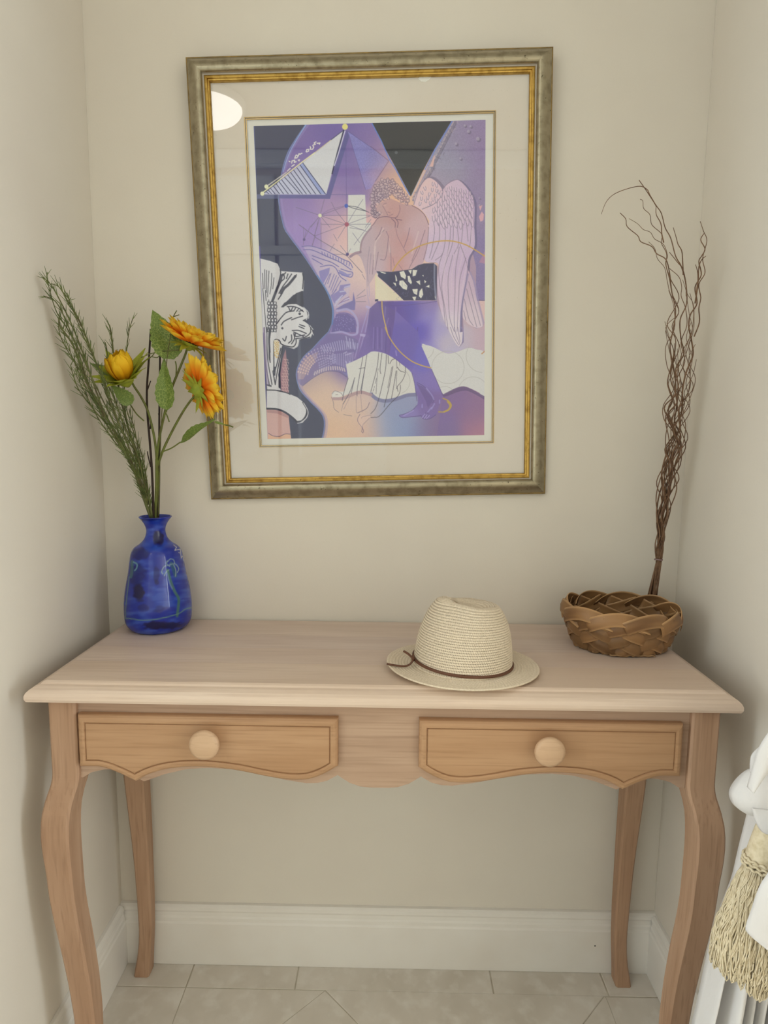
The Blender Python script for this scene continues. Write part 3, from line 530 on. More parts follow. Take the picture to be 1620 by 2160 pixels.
# floor tiles: a border along the walls, diagonal tiles inside it
def clip(poly, x0, x1, y0, y1):
    for ax, val, sg in ((0, x0, 1), (0, x1, -1), (1, y0, 1), (1, y1, -1)):
        out = []
        for i in range(len(poly)):
            a, b = poly[i-1], poly[i]; ia, ib = sg*(a[ax]-val) >= 0, sg*(b[ax]-val) >= 0
            if ia != ib:
                t = (val-a[ax])/(b[ax]-a[ax]); out.append((a[0]+t*(b[0]-a[0]), a[1]+t*(b[1]-a[1])))
            if ib: out.append(b)
        poly = out
        if not poly: return []
    return poly
def tile(poly):
    c = np.mean(poly, 0); P_ = []
    for p in poly: d = np.array(p)-c; P_.append(c+d*(1-.0015/max(np.linalg.norm(d), .01)))
    n = len(P_); z = rnd.uniform(-.0004, .0002)
    if sum(P_[i-1][0]*P_[i][1]-P_[i][0]*P_[i-1][1] for i in range(n)) < 0: P_ = P_[::-1]
    V = [(x, y, -.003) for x, y in P_]+[(x, y, z-.0006) for x, y in P_]+[tuple(np.append(c+(np.array(p)-c)*(1-.0016/np.linalg.norm(np.array(p)-c)), z)) for p in P_]
    F = [tuple(range(2*n, 3*n))]+[(i, (i+1) % n, n+(i+1) % n, n+i) for i in range(n)]+[(n+i, n+(i+1) % n, 2*n+(i+1) % n, 2*n+i) for i in range(n)]
    obj('tile', (V, F), TILE, floor)
yb, ybr, yin, xl, xr = -.0005, -.0725, -.78, -.4335, .4715
for a, b in [(XL+.001, xl), (xl, -.197), (-.197, .2325), (.2325, xr+.008), (xr+.008, XR-.001)]: tile([(a, ybr), (b, ybr), (b, yb), (a, yb)])
for a, b in [(ybr, -.36), (-.36, yin)]:
    tile([(XL+.001, b), (xl, b), (xl, a), (XL+.001, a)]); tile([(xr, b), (XR-.001, b), (XR-.001, a), (xr, a)])
D = .30
for i in range(-4, 5):
    for j in range(0, 6):
        cx, cy = -.131+i*D, ybr-D*j
        if (i+j) % 2 == 0: continue
        p = clip([(cx-D, cy), (cx, cy-D), (cx+D, cy), (cx, cy+D)], xl, xr, yin, ybr)
        if len(p) > 2: tile(p)

# moulded baseboards
prof = [(0, 0), (TB, 0), (TB, .100), (.0125, .104), (.0125, .112), (.0105, .116), (.0095, .124), (.0115, .129), (.0105, .136), (.006, .1405), (0, HB)]
def baseboard(name, fn, L):
    V = [fn(d, z, t) for t in L for d, z in prof]; n = len(prof)
    F = [(i, (i+1) % n, n+(i+1) % n, n+i) for i in range(n)]+[tuple(range(n)), tuple(range(2*n-1, n-1, -1))]
    return fix_normals(struct(name, (V, F), WHITE_TRIM))
bb = baseboard('baseboard_back', lambda d, z, t: (t, -d-.0002, z+.0005), (XL, XR))
baseboard('baseboard_left', lambda d, z, t: (XL+d+.0002, t, z+.0006), (-.72, -TB*.98))
baseboard('baseboard_right', lambda d, z, t: (XR-d-.0002, t, z+.0006), (-.72, -TB*.98))
p = at(1255, 1995, -TB)
obj('nail_hole', tube([(p.x, -.0149, p.z), (p.x, -.0156, p.z)], .0017, 8), mat('dark_hole', (30, 22, 16), .9), bb)

# opposite side of the corridor, seen only in the glass: white cupboard doors, upper lockers, cornice
DOORW = mat('door_paint', (225, 228, 226), .4)
def panel_door(name, x0, x1, z0, z1, panels):
    d = struct(name, box(x0, x1, -2.098, -2.065, z0, z1, .003), DOORW)
    for (a, b, c, e) in panels:
        X0, X1, Z0, Z1 = x0+(x1-x0)*a, x0+(x1-x0)*b, z0+(z1-z0)*c, z0+(z1-z0)*e
        V = [(X0, -2.064, Z0), (X1, -2.064, Z0), (X1, -2.064, Z1), (X0, -2.064, Z1)]; i = .018
        V += [(X0+i, -2.054, Z0+i), (X1-i, -2.054, Z0+i), (X1-i, -2.054, Z1-i), (X0+i, -2.054, Z1-i)]
        fix_normals(obj('raised_panel', (V, [(4, 5, 6, 7), (0, 1, 5, 4), (1, 2, 6, 5), (2, 3, 7, 6), (3, 0, 4, 7)]), DOORW, d))
    return d
for i, x in enumerate((-1.75, -1.17, -.59)):
    panel_door('door_%d' % (i+1), x, x+.56, .03, 2.02, [(.16, .84, .06, .42), (.16, .84, .48, .94)])
    panel_door('door_%d' % (i+4), x, x+.56, 2.06, 2.40, [(.14, .86, .16, .84)])
struct('trim_1', box(-1.82, 0.05, -2.098, -2.04, 2.022, 2.058), DOORW)
struct('trim_2', box(-2.6, 2.6, -2.098, -2.05, 2.44, CZ-.001, .01), DOORW)

lamp = thing('ceiling_lamp', 'round white glass ceiling lamp glowing in the reflection on the picture glass', 'lamp', (-.80, -1.58, CZ))
OPAL = bpy.data.materials.new('lit_opal_glass'); OPAL.use_nodes = True
e = OPAL.node_tree.nodes['Principled BSDF']; e.inputs['Base Color'].default_value = (.95, .95, .95, 1); e.inputs['Emission Color'].default_value = (1.0, .97, .93, 1); e.inputs['Emission Strength'].default_value = LAMP_STRENGTH
obj('glass_bowl', lathe([(.002, -.092)]+[(.15*math.sin(a), -.022-.07*math.cos(a)) for a in np.linspace(.15, math.pi/2, 12)], 40), OPAL, lamp, True)
obj('mounting_ring', lathe([(.16, -.026), (.165, -.02), (.165, -.001)], 40, True), WHITE_TRIM, lamp, True)

# ---------------------------------------------------------------- console table
TL, TR, YF, YBK, H, TH = -.566, .5414, -.3646, -.005, .80, .0295
MX = -.0145
table = thing('console_table', 'limed wooden console table with two drawers and curved legs against the back wall', 'table', ((TL+TR)/2, -.185, 0))
# tabletop: four glued boards, moulded along the outside
eprof = [(.010, H-TH), (.002, H-TH+.0015), (0, H-TH+.006), (0, H-.0185), (.002, H-.0135), (.006, H-.0095), (.0125, H-.006), (.0175, H-.0045), (.0195, H-.002), (.023, H)]
def ins(z): return float(np.interp(z, [q[1] for q in eprof], [q[0] for q in eprof]))
cuts = [YBK, -.106, -.181, -.256, YF]
top = None
zs = [q[1] for q in eprof]
for i in range(4):
    ya, yb_ = cuts[i], cuts[i+1]; g = .0002
    sec = []  # loop in (y, z, inset)
    for z in zs: sec.append(((yb_+ins(z)) if i == 3 else yb_+g+0, z))
    for z in zs[::-1]: sec.append(((ya-ins(z)*.15) if i == 0 else ya-g-0, z))
    n = len(sec)
    V = [(TL+ins(z), y, z) for y, z in sec]+[(TR-ins(z), y, z) for y, z in sec]
    nz_ = len(zs); F = [((k+1) % n, k, n+k, n+(k+1) % n) for k in range(n)]
    for k in range(nz_-1):
        F.append((k, k+1, n-2-k, n-1-k)); F.append((n+k+1, n+k, 2*n-1-k, 2*n-2-k))
    if top is None:
        top = link('tabletop', None); top.parent = table; top.location = (0, 0, 0); topinv = Matrix.Translation(-Vector(table.location))
    b = obj('board', (V, F), W_TOP[i]); b.parent = top; b.matrix_parent_inverse = topinv; fix_normals(b)
def tpart(name, vf, m, smooth=False, rec=True, parent=None, **k):
    o = obj(name, vf, m, parent or table, smooth, **k); o.matrix_parent_inverse = Matrix.Translation(-Vector(table.location)) if parent is None else Matrix.Identity(4)
    if rec: fix_normals(o)
    return o
# apron: scalloped front, plain sides and back
half = [(-.499, .634), (-.495, .6335), (-.480, .643), (-.460, .648), (-.440, .6485), (-.420, .642), (-.395, .6288), (-.361, .642), (-.326, .651), (-.291, .654), (-.252, .652), (-.203, .6435), (-.165, .6355), (-.132, .6305), (-.114, .6312), (-.098, .6355), (-.0815, .6455), (-.073, .6395), (-.062, .6325), (-.045, .6265), (-.030, .625)]
mir = lambda L: [(2*MX-x, z) for x, z in L[::-1]]
bot = half+mir(half)+[(.4746, .6335)]
zt = H-TH-.0005
fr = [(-.4975, zt)]+bot[0:]+[(2*MX+.4975-.0015, zt)]
def slab(poly2, y0, y1):
    # scalloped strip built as vertical quads so that the concave outline stays clean
    pts = poly2; n = len(pts); V = []; F = []
    for x, z in pts: V += [(x, y0, z), (x, y0, zt), (x, y1, zt), (x, y1, z)]
    for i in range(n-1):
        a, b_ = 4*i, 4*i+4
        for k in range(4): F.append((a+k, a+(k+1) % 4, b_+(k+1) % 4, b_+k))
    F += [(0, 1, 2, 3), tuple(4*(n-1)+k for k in (3, 2, 1, 0))]
    return V, F
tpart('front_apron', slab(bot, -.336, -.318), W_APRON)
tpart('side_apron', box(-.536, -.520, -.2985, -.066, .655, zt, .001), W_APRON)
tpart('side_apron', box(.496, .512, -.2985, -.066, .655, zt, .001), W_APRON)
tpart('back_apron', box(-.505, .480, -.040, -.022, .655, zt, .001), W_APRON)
# legs
front_tab = [(.7705, 0, .044), (.650, 0, .044), (.632, 0, .044), (.618, .004, .044), (.604, .0085, .0445), (.582, .0135, .0452), (.552, .0158, .0458), (.522, .0155, .045), (.478, .0125, .0425), (.435, .0110, .0415), (.390, .0075, .0405), (.35, .0035, .040), (.312, 0, .039), (.26, -.0045, .0375), (.195, -.0085, .0355), (.11, -.0105, .033), (.06, -.006, .031), (.03, .000, .031), (0.0, .006, .033)]
back_tab = [(.7705, .0, .044), (.632, .0, .044), (.604, .008, .0445), (.552, .0145, .044), (.463, .0120, .041), (.372, .007, .037), (.267, .001, .032), (.183, -.002, .030), (.111, -.003, .0275), (.062, .001, .0275), (.03, .006, .030), (0, .012, .034)]
def leg(sx, front):
    tab = front_tab if front else back_tab
    zz = np.concatenate([np.linspace(0.0003, .11, 8), np.linspace(.13, .60, 26), np.linspace(.61, .650, 8), [zt]])
    xo = (-.541 if front else -.545) if sx < 0 else ((.519 if front else .524)); yo = -.345 if front else -.018
    V, F = [], []; c = .0035
    for z in zz:
        d, w = smooth_tab(tab, z, .012) if z < .66 else lerp_tab(tab, z)
        X0 = xo+sx*d; X1 = X0-sx*w
        if front: Y0 = yo-d; Y1 = Y0+w
        else: Y1 = yo-.002+(.6*d if z > .08 else .15*d); Y1 = min(Y1, -.0175); Y0 = Y1-w
        xa, xb = min(X0, X1), max(X0, X1)
        V += [(xa+c, Y0, z), (xb-c, Y0, z), (xb, Y0+c, z), (xb, Y1-c, z), (xb-c, Y1, z), (xa+c, Y1, z), (xa, Y1-c, z), (xa, Y0+c, z)]
    n = len(zz)
    for i in range(n-1):
        for k in range(8): F.append((8*i+k, 8*i+(k+1) % 8, 8*i+8+(k+1) % 8, 8*i+8+k))
    F += [tuple(range(7, -1, -1)), tuple(8*(n-1)+k for k in range(8))]
    return tpart('leg', (V, F), W_LEG)
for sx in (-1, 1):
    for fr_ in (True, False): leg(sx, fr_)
# drawers
pan = [(-.480, .7335), (-.4805, .6715), (-.461, .6715), (-.449, .6690), (-.437, .6650), (-.420, .6575), (-.404, .6495), (-.392, .6565), (-.379, .6620), (-.365, .6665), (-.350, .6700), (-.330, .6728), (-.308, .6740), (-.290, .6740), (-.272, .6728), (-.254, .6708), (-.236, .6685), (-.218, .6648), (-.200, .6610), (-.178, .6570), (-.155, .6545), (-.142, .6545), (-.130, .6555), (-.119, .6590), (-.109, .6635), (-.100, .6685), (-.0925, .6735), (-.0925, .7335)]
def offs(P_, d):
    out = []; n = len(P_); P_ = [np.array(p) for p in P_]
    for i in range(n):
        a, b, c = P_[i-1], P_[i], P_[(i+1) % n]
        e1 = (b-a)/np.linalg.norm(b-a); e2 = (c-b)/np.linalg.norm(c-b)
        n1 = np.array([-e1[1], e1[0]]); n2 = np.array([-e2[1], e2[0]])
        m = n1+n2; m /= max(np.linalg.norm(m), 1e-6); k = 1/max(m@n1, .55)
        out.append(tuple(b-m*d*k))
    return out
def drawer(flip):
    P_ = pan
    if flip: P_ = [(2*MX-.003-x, z) for x, z in pan[::-1]]; P_ = P_[-1:]+P_[:-1]
    loops = [(.0125, -.3365), (.0125, -.3445), (.0115, -.3475), (.0085, -.3500), (.0045, -.3510), (.0012, -.3505), (.0006, -.3480), (-.0006, -.3480), (-.0014, -.3500)]
    V, F = [], []; n = len(P_)
    sg = 1 if sum(P_[i-1][0]*P_[i][1]-P_[i][0]*P_[i-1][1] for i in range(n)) > 0 else -1
    for d, y in loops:
        V += [(x, y, z) for x, z in offs(P_, d*sg)]
    for l in range(len(loops)-1):
        for i in range(n): F.append((l*n+i, l*n+(i+1) % n, (l+1)*n+(i+1) % n, (l+1)*n+i))
    F.append(tuple((len(loops)-1)*n+i for i in range(n)))
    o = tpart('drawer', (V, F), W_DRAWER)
    xk, zk = ((-.2845, .7115) if not flip else (.2475, .7095))
    pr = [(.011, 0), (.010, .006), (.0115, .010), (.019, .014), (.0232, .0185), (.0238, .022), (.0222, .0255), (.018, .0275), (.010, .0288), (.001, .0292)]
    V2, F2 = lathe(pr, 40, True); V2 = [(xk+v[0], -.3502-v[2], zk+v[1]) for v in V2]
    kn = obj('knob', (V2, F2), W_KNOB, o, True); fix_normals(kn)
drawer(False); drawer(True)

# ---------------------------------------------------------------- framed print
FW, FH = .686, .834
frame = thing('picture_frame', 'large print in antique silver and gold frame hanging on the cream back wall', 'picture', (-.0407, -.0145, 1.4820), (math.radians(1.25), math.radians(-1.62), 0))
FP = [(0, .012), (0, -.004), (.0006, -.0058), (.0018, -.0070), (.0030, -.0068), (.0045, -.0078), (.0070, -.0102), (.0100, -.0129), (.0130, -.0152), (.0160, -.0170), (.0185, -.0181), (.0210, -.0188), (.0235, -.0191), (.0258, -.0188), (.0278, -.0180), (.0295, -.0166), (.0307, -.0148), (.0313, -.0130), (.0318, -.0095), (.0335, -.0085), (.0335, .012)]
LP = [(.0337, .012), (.0337, -.0085), (.0350, -.0105), (.0372, -.0112), (.0392, -.0098), (.0402, -.007), (.0418, -.0065), (.0432, -.0045), (.0432, .004), (.0420, .012)]
def side(P_, k, name, mats, fmi):
    V, F = [], []; hw, hh = FW/2, FH/2; n = len(P_)
    cs = [(-hw, hh), (hw, hh), (hw, -hh), (-hw, -hh)]; inw = [(1, -1), (-1, -1), (-1, 1), (1, 1)]
    for c in (k, (k+1) % 4):
        for s, y in P_: V.append((cs[c][0]+inw[c][0]*s, y, cs[c][1]+inw[c][1]*s))
    fm = []
    for i in range(n): F.append((i, (i+1) % n, n+(i+1) % n, n+i)); fm.append(fmi(i))
    o = obj(name, (V, F), mats, frame, fmat=fm); return fix_normals(o)
WORN = mat('worn_white_line', (196, 186, 172), .5, .2)
for k in range(4):
    side(FP, k, 'frame_side', [SILVER, BRONZE, WORN], lambda i: 1 if i in (0, 1, 2, 3, len(FP)-1) else (2 if i in (len(FP)-4, len(FP)-3) else 0))
for k in range(4): side(LP, k, 'gold_liner', [GOLD], lambda i: 0)
def ring(x0, x1, z0, z1, a0, a1, b0, b1, yf, y1):
    V = []
    for (xa, xb, za, zb) in ((x0, x1, z0, z1), (a0, a1, b0, b1)):
        for y in (yf, y1): V += [(xa, y, za), (xb, y, za), (xb, y, zb), (xa, y, zb)]
    F = []
    for k in range(4):
        j = (k+1) % 4
        F += [(k, j, 8+j, 8+k), (4+k, 12+k, 12+j, 4+j), (8+k, 8+j, 12+j, 12+k), (k, 4+k, 4+j, j)]
    return V, F
# window in the mat, thin gilt fillet, white sheet and the print
mx0, mx1, mz0, mz1 = -.2395, .2385, -.3125, .3130
fix_normals(obj('mat_board', ring(-.305, .305, -.378, .378, mx0, mx1, mz0, mz1, .0008, .0030), MATBOARD, frame))
for e_, w_ in ((0, .0014), (.0028, .0016)):
    fix_normals(obj('gilt_fillet', ring(mx0+e_, mx1-e_, mz0+e_, mz1-e_, mx0+e_+w_, mx1-e_-w_, mz0+e_+w_, mz1-e_-w_, .0002+e_*.3, .0032), GOLD_THIN, frame))
fix_normals(obj('white_sheet', box(mx0-.01, mx1+.01, .0036, .0046, mz0-.01, mz1+.01), INNERMAT, frame))
fix_normals(obj('backing_board', box(-.335, .335, .006, .0118, -.41, .41), MATBOARD, frame))
PX0, PX1, PZ0, PZ1 = -.2225, .2192, -.2955, .2980
ART_W, ART_H = 520, 700
art = make_art(ART_W, ART_H); art = np.clip(art*1.12-art.mean(2, keepdims=True)*.12, 0, 1)
vx, vz = np.meshgrid(np.linspace(PX0, PX1, ART_W), np.linspace(PZ1, PZ0, ART_H))
V = np.stack([vx.ravel(), np.full(vx.size, .0034), vz.ravel()], 1)
ii = (np.arange(ART_H-1)[:, None]*ART_W+np.arange(ART_W-1)[None]).ravel()
quads = np.stack([ii, ii+ART_W, ii+ART_W+1, ii+1], 1).astype(np.int32)
pm = bpy.data.meshes.new('print'); pm.vertices.add(len(V)); pm.vertices.foreach_set('co', V.ravel().astype(np.float32))
pm.loops.add(quads.size); pm.loops.foreach_set('vertex_index', quads.ravel()); pm.polygons.add(len(quads)); pm.polygons.foreach_set('loop_start', np.arange(0, quads.size, 4, dtype=np.int32))
pm.update(calc_edges=True)
ALB = 1.145
set_col(pm, 'ink', np.clip(lin_arr(art).reshape(-1, 3)*ALB*ALB*np.array((.98, 1.0, 1.13)), 0, .93)); pm.materials.append(attr_mat('printed_ink', 'ink', .75, .15))
link('art_print', pm, frame, label='violet art print with a winged figure and engraved leaf')
GLASS = bpy.data.materials.new('picture_glass'); GLASS.use_nodes = True; nt = GLASS.node_tree; nt.nodes.remove(nt.nodes['Principled BSDF'])
lw_n = nt.nodes.new('ShaderNodeLayerWeight'); lw_n.inputs[0].default_value = .5
pw_n = nt.nodes.new('ShaderNodeMath'); pw_n.operation = 'POWER'; nt.links.new(lw_n.outputs['Facing'], pw_n.inputs[0]); pw_n.inputs[1].default_value = 5
fr_n = nt.nodes.new('ShaderNodeMapRange'); nt.links.new(pw_n.outputs[0], fr_n.inputs[0]); fr_n.inputs[3].default_value = .08; fr_n.inputs[4].default_value = 1.0
tr_n = nt.nodes.new('ShaderNodeBsdfTransparent'); tr_n.inputs[0].default_value = (.985, .99, .985, 1); gl_n = nt.nodes.new('ShaderNodeBsdfGlossy'); gl_n.inputs['Roughness'].default_value = 0.012
mx_n = nt.nodes.new('ShaderNodeMixShader'); nt.links.new(fr_n.outputs[0], mx_n.inputs[0]); nt.links.new(tr_n.outputs[0], mx_n.inputs[1]); nt.links.new(gl_n.outputs[0], mx_n.inputs[2]); nt.links.new(mx_n.outputs[0], nt.nodes['Material Output'].inputs[0])
obj('glass', ([(-.303, -.0012, -.376), (.303, -.0012, -.376), (.303, -.0012, .376), (-.303, -.0012, .376)], [(0, 1, 2, 3)]), GLASS, frame)
chip = [(-.012, 0), (-.008, .0045), (.006, .005), (.0125, .002), (.009, -.002), (.002, -.006), (-.006, -.0055)]
V, F = extrude(chip, .0001, .0009); fix_normals(obj('loose_paper_chip', ([(x+.104, y, z+.3715) for x, y, z in V], F), mat('torn_paper', (248, 244, 236), .9), frame))

# ---------------------------------------------------------------- blue vase
VX, VY = -.467, -.066
vp = [(.0478, .8003), (.0510, .8012), (.0550, .8040), (.0590, .8085), (.0622, .8145), (.0640, .8230), (.0648, .8426), (.0639, .8612), (.0616, .8797), (.0579, .8991), (.0542, .9175), (.0514, .9368), (.0482, .9540), (.0421, .9647), (.0306, .9733), (.0222, .9830), (.0186, .9940), (.0186, 1.003), (.0218, 1.0120), (.0262, 1.0190), (.0305, 1.0245), (.0311, 1.0262), (.0300, 1.0270), (.0275, 1.0245), (.0225, 1.0160), (.0160, 1.003), (.0155, .985), (.03, .96), (.045, .93), (.05, .86), (.045, .812), (.001, .810)]
pv = [(q.x, q.y) for q in catmull([(r, z, 0) for r, z in vp], 6)]
SEG = 300
pv2 = []
for (a, b) in zip(pv[:-1], pv[1:]):
    k = 2 if a[1] < 1.02 else 1
    for i in range(k): pv2.append((a[0]+(b[0]-a[0])*i/k, a[1]+(b[1]-a[1])*i/k))
pv2.append(pv[-1])
vase = thing('vase', 'glazed cobalt blue vase painted with a palm tree on the left of the table', 'vase', (VX, VY, 0))
A0 = math.atan2(CAM[1]-VY, CAM[0]-VX)
Vv, Fv = lathe(pv2, SEG, True)
ang = np.tile(np.arange(SEG)*2*math.pi/SEG, len(pv2)); rr_ = np.repeat([p[0] for p in pv2], SEG); zz_ = np.repeat([p[1] for p in pv2], SEG)
phi = (ang-A0+math.pi) % (2*math.pi)-math.pi
# decoration is laid out by angle and height (units: a fifth of a millimetre or so)
dy_ = 2005-(zz_-.80)/.0258*140+0
dy_ = np.interp(zz_, [.8003, .8032, .8131, .8426, .8797, .9168, .9551, .9733, 1.0, 1.0258], [1930, 1903, 1852, 1697, 1502, 1302, 1100, 1003, 860, 718])
dy_ = dy_+5.143*rr_*np.clip(np.cos(phi), 0, 1)*(1.1845-zz_)/1.25/.000926*.93
dx_ = 585+5.143*rr_/.000926*np.where(np.abs(phi) < math.pi/2, np.sin(phi), np.sign(phi)*(1+(np.abs(phi)-math.pi/2)))
rsv = np.random.RandomState(3)
def vn(sx, sy, seed):
    r_ = np.random.RandomState(seed).rand(64, 64); x = (dx_/sx) % 63; y = (dy_/sy) % 63; i = x.astype(int); j = y.astype(int); fx = x-i; fy = y-j
    fx = fx*fx*(3-2*fx); fy = fy*fy*(3-2*fy); r_ = np.pad(r_, 1, mode='wrap')
    return (r_[j, i]*(1-fx)+r_[j, i+1]*fx)*(1-fy)+(r_[j+1, i]*(1-fx)+r_[j+1, i+1]*fx)*fy
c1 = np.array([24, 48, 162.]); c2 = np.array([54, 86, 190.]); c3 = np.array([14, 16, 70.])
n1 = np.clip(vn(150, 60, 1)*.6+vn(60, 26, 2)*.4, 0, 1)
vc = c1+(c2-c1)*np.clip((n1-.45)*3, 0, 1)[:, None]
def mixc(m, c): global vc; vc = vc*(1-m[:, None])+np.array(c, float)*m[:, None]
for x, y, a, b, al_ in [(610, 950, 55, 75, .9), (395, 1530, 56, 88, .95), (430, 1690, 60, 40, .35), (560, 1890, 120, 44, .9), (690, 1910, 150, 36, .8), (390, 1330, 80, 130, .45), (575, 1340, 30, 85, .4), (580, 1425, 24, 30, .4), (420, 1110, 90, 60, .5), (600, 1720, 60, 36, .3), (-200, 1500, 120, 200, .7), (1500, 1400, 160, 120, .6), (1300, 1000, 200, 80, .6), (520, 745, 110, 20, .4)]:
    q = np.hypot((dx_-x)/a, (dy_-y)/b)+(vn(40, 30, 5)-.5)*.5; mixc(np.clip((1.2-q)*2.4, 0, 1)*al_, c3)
def stroke(pts, w, c, al=1.0):
    pts = [(p.x, p.y) for p in catmull([(x, y, 0) for x, y in pts], 5)]; d = np.full(len(dx_), 1e9)
    for (ax, ay), (bx, by) in zip(pts[:-1], pts[1:]):
        t = np.clip(((dx_-ax)*(bx-ax)+(dy_-ay)*(by-ay))/max((bx-ax)**2+(by-ay)**2, 1e-6), 0, 1); d = np.minimum(d, np.hypot(dx_-ax-t*(bx-ax), dy_-ay-t*(by-ay)))
    mixc(np.clip((w/2+5-d)/8, 0, 1)*al, c)
G_, LG, WH = (72, 118, 112), (128, 158, 148), (196, 200, 206)
stroke([(690, 1300), (715, 1420), (755, 1540), (792, 1620), (788, 1700), (772, 1810)], 26, G_, .9)
stroke([(685, 1330), (705, 1440), (730, 1510)], 12, (120, 140, 190), .8)
stroke([(730, 1230), (750, 1290), (770, 1370)], 34, (58, 104, 120), .7)
for s in [[(712, 1250), (660, 1258), (630, 1310), (640, 1340)], [(705, 1300), (675, 1320), (655, 1360)], [(690, 1215), (720, 1185), (755, 1195), (765, 1235)], [(715, 1240), (770, 1240), (805, 1290), (790, 1335)], [(690, 1200), (680, 1230), (712, 1262)], [(755, 1250), (775, 1310), (768, 1375)]]: stroke(s, 7, (150, 176, 176), .95)
stroke([(-400, 1760), (230, 1790), (400, 1822), (560, 1826), (780, 1790), (940, 1735), (1500, 1790)], 9, (104, 148, 136), .9)
stroke([(335, 1190), (330, 1290), (318, 1350)], 30, (60, 110, 124), .8); stroke([(350, 1195), (385, 1220), (380, 1260), (360, 1285)], 12, (110, 166, 180), .9); stroke([(300, 1350), (272, 1550), (252, 1700), (248, 1790)], 9, (88, 128, 130), .9)
for s in [[(765, 1035), (792, 1060)], [(792, 1060), (774, 1092)], [(774, 1092), (832, 1085)], [(832, 1085), (838, 1180)], [(838, 1180), (855, 1160), (864, 1210)], [(815, 1118), (820, 1124)]]: stroke(s, 6, (214, 208, 200), 1)
vm = mesh('vase', Vv, Fv, attr_mat('cobalt_glaze', 'glaze', .09, .55), True); set_col(vm, 'glaze', lin_arr(vc/255)*.9)
link('body', vm, vase)

# ---------------------------------------------------------------- dry and artificial stems in the vase
GREEN = mat('green_stem', (104, 112, 44), .6, noise=((88, 86, 36), 60, 2, .4, .7))
FERN = mat('fern_green', (112, 124, 68), .7, noise=((78, 92, 46), 45, 2, .4, .7)); FERN_STEM = mat('fern_stem', (104, 108, 58), .7, noise=((80, 70, 42), 50, 2, .4, .7))
DARK = mat('dark_stick_bark', (52, 36, 30), .8)
SEPAL = mat('sepal_green', (186, 190, 62), .6, noise=((146, 162, 48), 50, 2, .35, .7), trans=.25)
def leaf_mat():
    m = mat('veined_leaf', (96, 118, 46), .55, trans=0); nt = m.node_tree
    uv = nt.nodes.new('ShaderNodeUVMap'); mp = nt.nodes.new('ShaderNodeMapping'); mp.inputs['Scale'].default_value = (6.5, 11, 1); nt.links.new(uv.outputs[0], mp.inputs[0])
    v = nt.nodes.new('ShaderNodeTexVoronoi'); v.feature = 'DISTANCE_TO_EDGE'; v.inputs['Scale'].default_value = 1.6; nt.links.new(mp.outputs[0], v.inputs[0])
    r = nt.nodes.new('ShaderNodeMapRange'); r.inputs[1].default_value = .015; r.inputs[2].default_value = .075; nt.links.new(v.outputs[0], r.inputs[0])
    mx = nt.nodes.new('ShaderNodeMix'); mx.data_type = 'RGBA'; nt.links.new(r.outputs[0], mx.inputs[0]); mx.inputs[6].default_value = (*lin((150, 162, 84)), 1); mx.inputs[7].default_value = (*lin((96, 118, 46)), 1)
    nt.links.new(mx.outputs[2], nt.nodes['Principled BSDF'].inputs[0]); return m
LEAF = leaf_mat()
def depth_y(v, y0=-.066, y1=-.10, v1=650): return y0+(y1-y0)*max(0, min(1, (1090-v)/(1090-v1)))
inner = Vector((VX, VY, .97))
def stem_pts(px, y0, y1, v1, n=6): return catmull([at(u, v, depth_y(v, y0, y1, v1)) for u, v in px], n)
def leaf_mesh(name, base, tip, width, face, curl=.12, serr=.05, mt=None, nu=9, nv=16, shape=1.0):
    """a leaf blade from base to tip, about square to `face`"""
    base, tip = Vector(base), Vector(tip); ax = tip-base; L = ax.length; t = ax.normalized(); face = Vector(face); s = t.cross(face).normalized(); n = s.cross(t).normalized()
    V, F, UV = [], [], []
    for j in range(nv):
        q = j/(nv-1); w = width*(math.sin(math.pi*min(1, q**.62*1.0))**.85*(1-.25*q) if shape == 1 else math.sin(math.pi*(.08+.92*q)**shape)**.8)
        w *= 1+serr*((j % 2)*2-1)
        if j in (0, nv-1): w *= .1
        for i in range(nu):
            a = i/(nu-1)*2-1
            V.append(base+t*(q*L)+s*(a*w/2)+n*(abs(a)*w*.16-curl*L*q*q+.01*L*math.sin(q*9+a*2))); UV.append((i/(nu-1), q))
    for j in range(nv-1):
        for i in range(nu-1): F.append((j*nu+i, j*nu+i+1, (j+1)*nu+i+1, (j+1)*nu+i))
    me = mesh(name, V, F, mt or LEAF, True); set_uv(me, UV); return me

spray = thing('sunflower_spray', 'artificial orange and yellow sunflowers with veined leaves standing in the blue vase', 'flower', tuple(inner))
def sp(name, vf, m, parent=None, smooth=True, **k):
    o = obj(name, vf, m, parent or spray, smooth, **k)
    if parent is None: o.matrix_parent_inverse = Matrix.Translation(-inner)
    return o
ym, ye = -.064, -.105
V0 = [(330, 1090), (331, 1020), (331, 965)]
inb = [Vector((VX-.002, VY-.002, .975))]
sp('stem', tube(inb+stem_pts([(329, 1092), (331, 1020), (331, 968)], ym, ye, 650), lambda t: .0042-.0008*t, 8), GREEN)
for px, r in [([(331, 972), (326, 925), (313, 870), (298, 838), (283, 815), (276, 800)], .0024), ([(331, 972), (336, 925), (348, 870), (362, 820), (380, 775), (392, 745), (397, 725)], .0025), ([(332, 985), (344, 950), (362, 912), (384, 872), (400, 848), (412, 834)], .0025)]:
    sp('branch', tube(stem_pts(px, ym, ye, 650), lambda t, r=r: r*(1-.2*t), 7), GREEN)
for px in [[(345, 952), (362, 945), (380, 933)], [(304, 888), (288, 873), (274, 852)], [(340, 900), (346, 878), (352, 866)], [(371, 795), (372, 775), (370, 762)], [(309, 862), (314, 872)], [(347, 868), (352, 876), (357, 890)], [(474, 896), (484, 898), (492, 901)]]:
    sp('petiole', tube(stem_pts(px, ym, ye, 650), .0013, 6), GREEN)
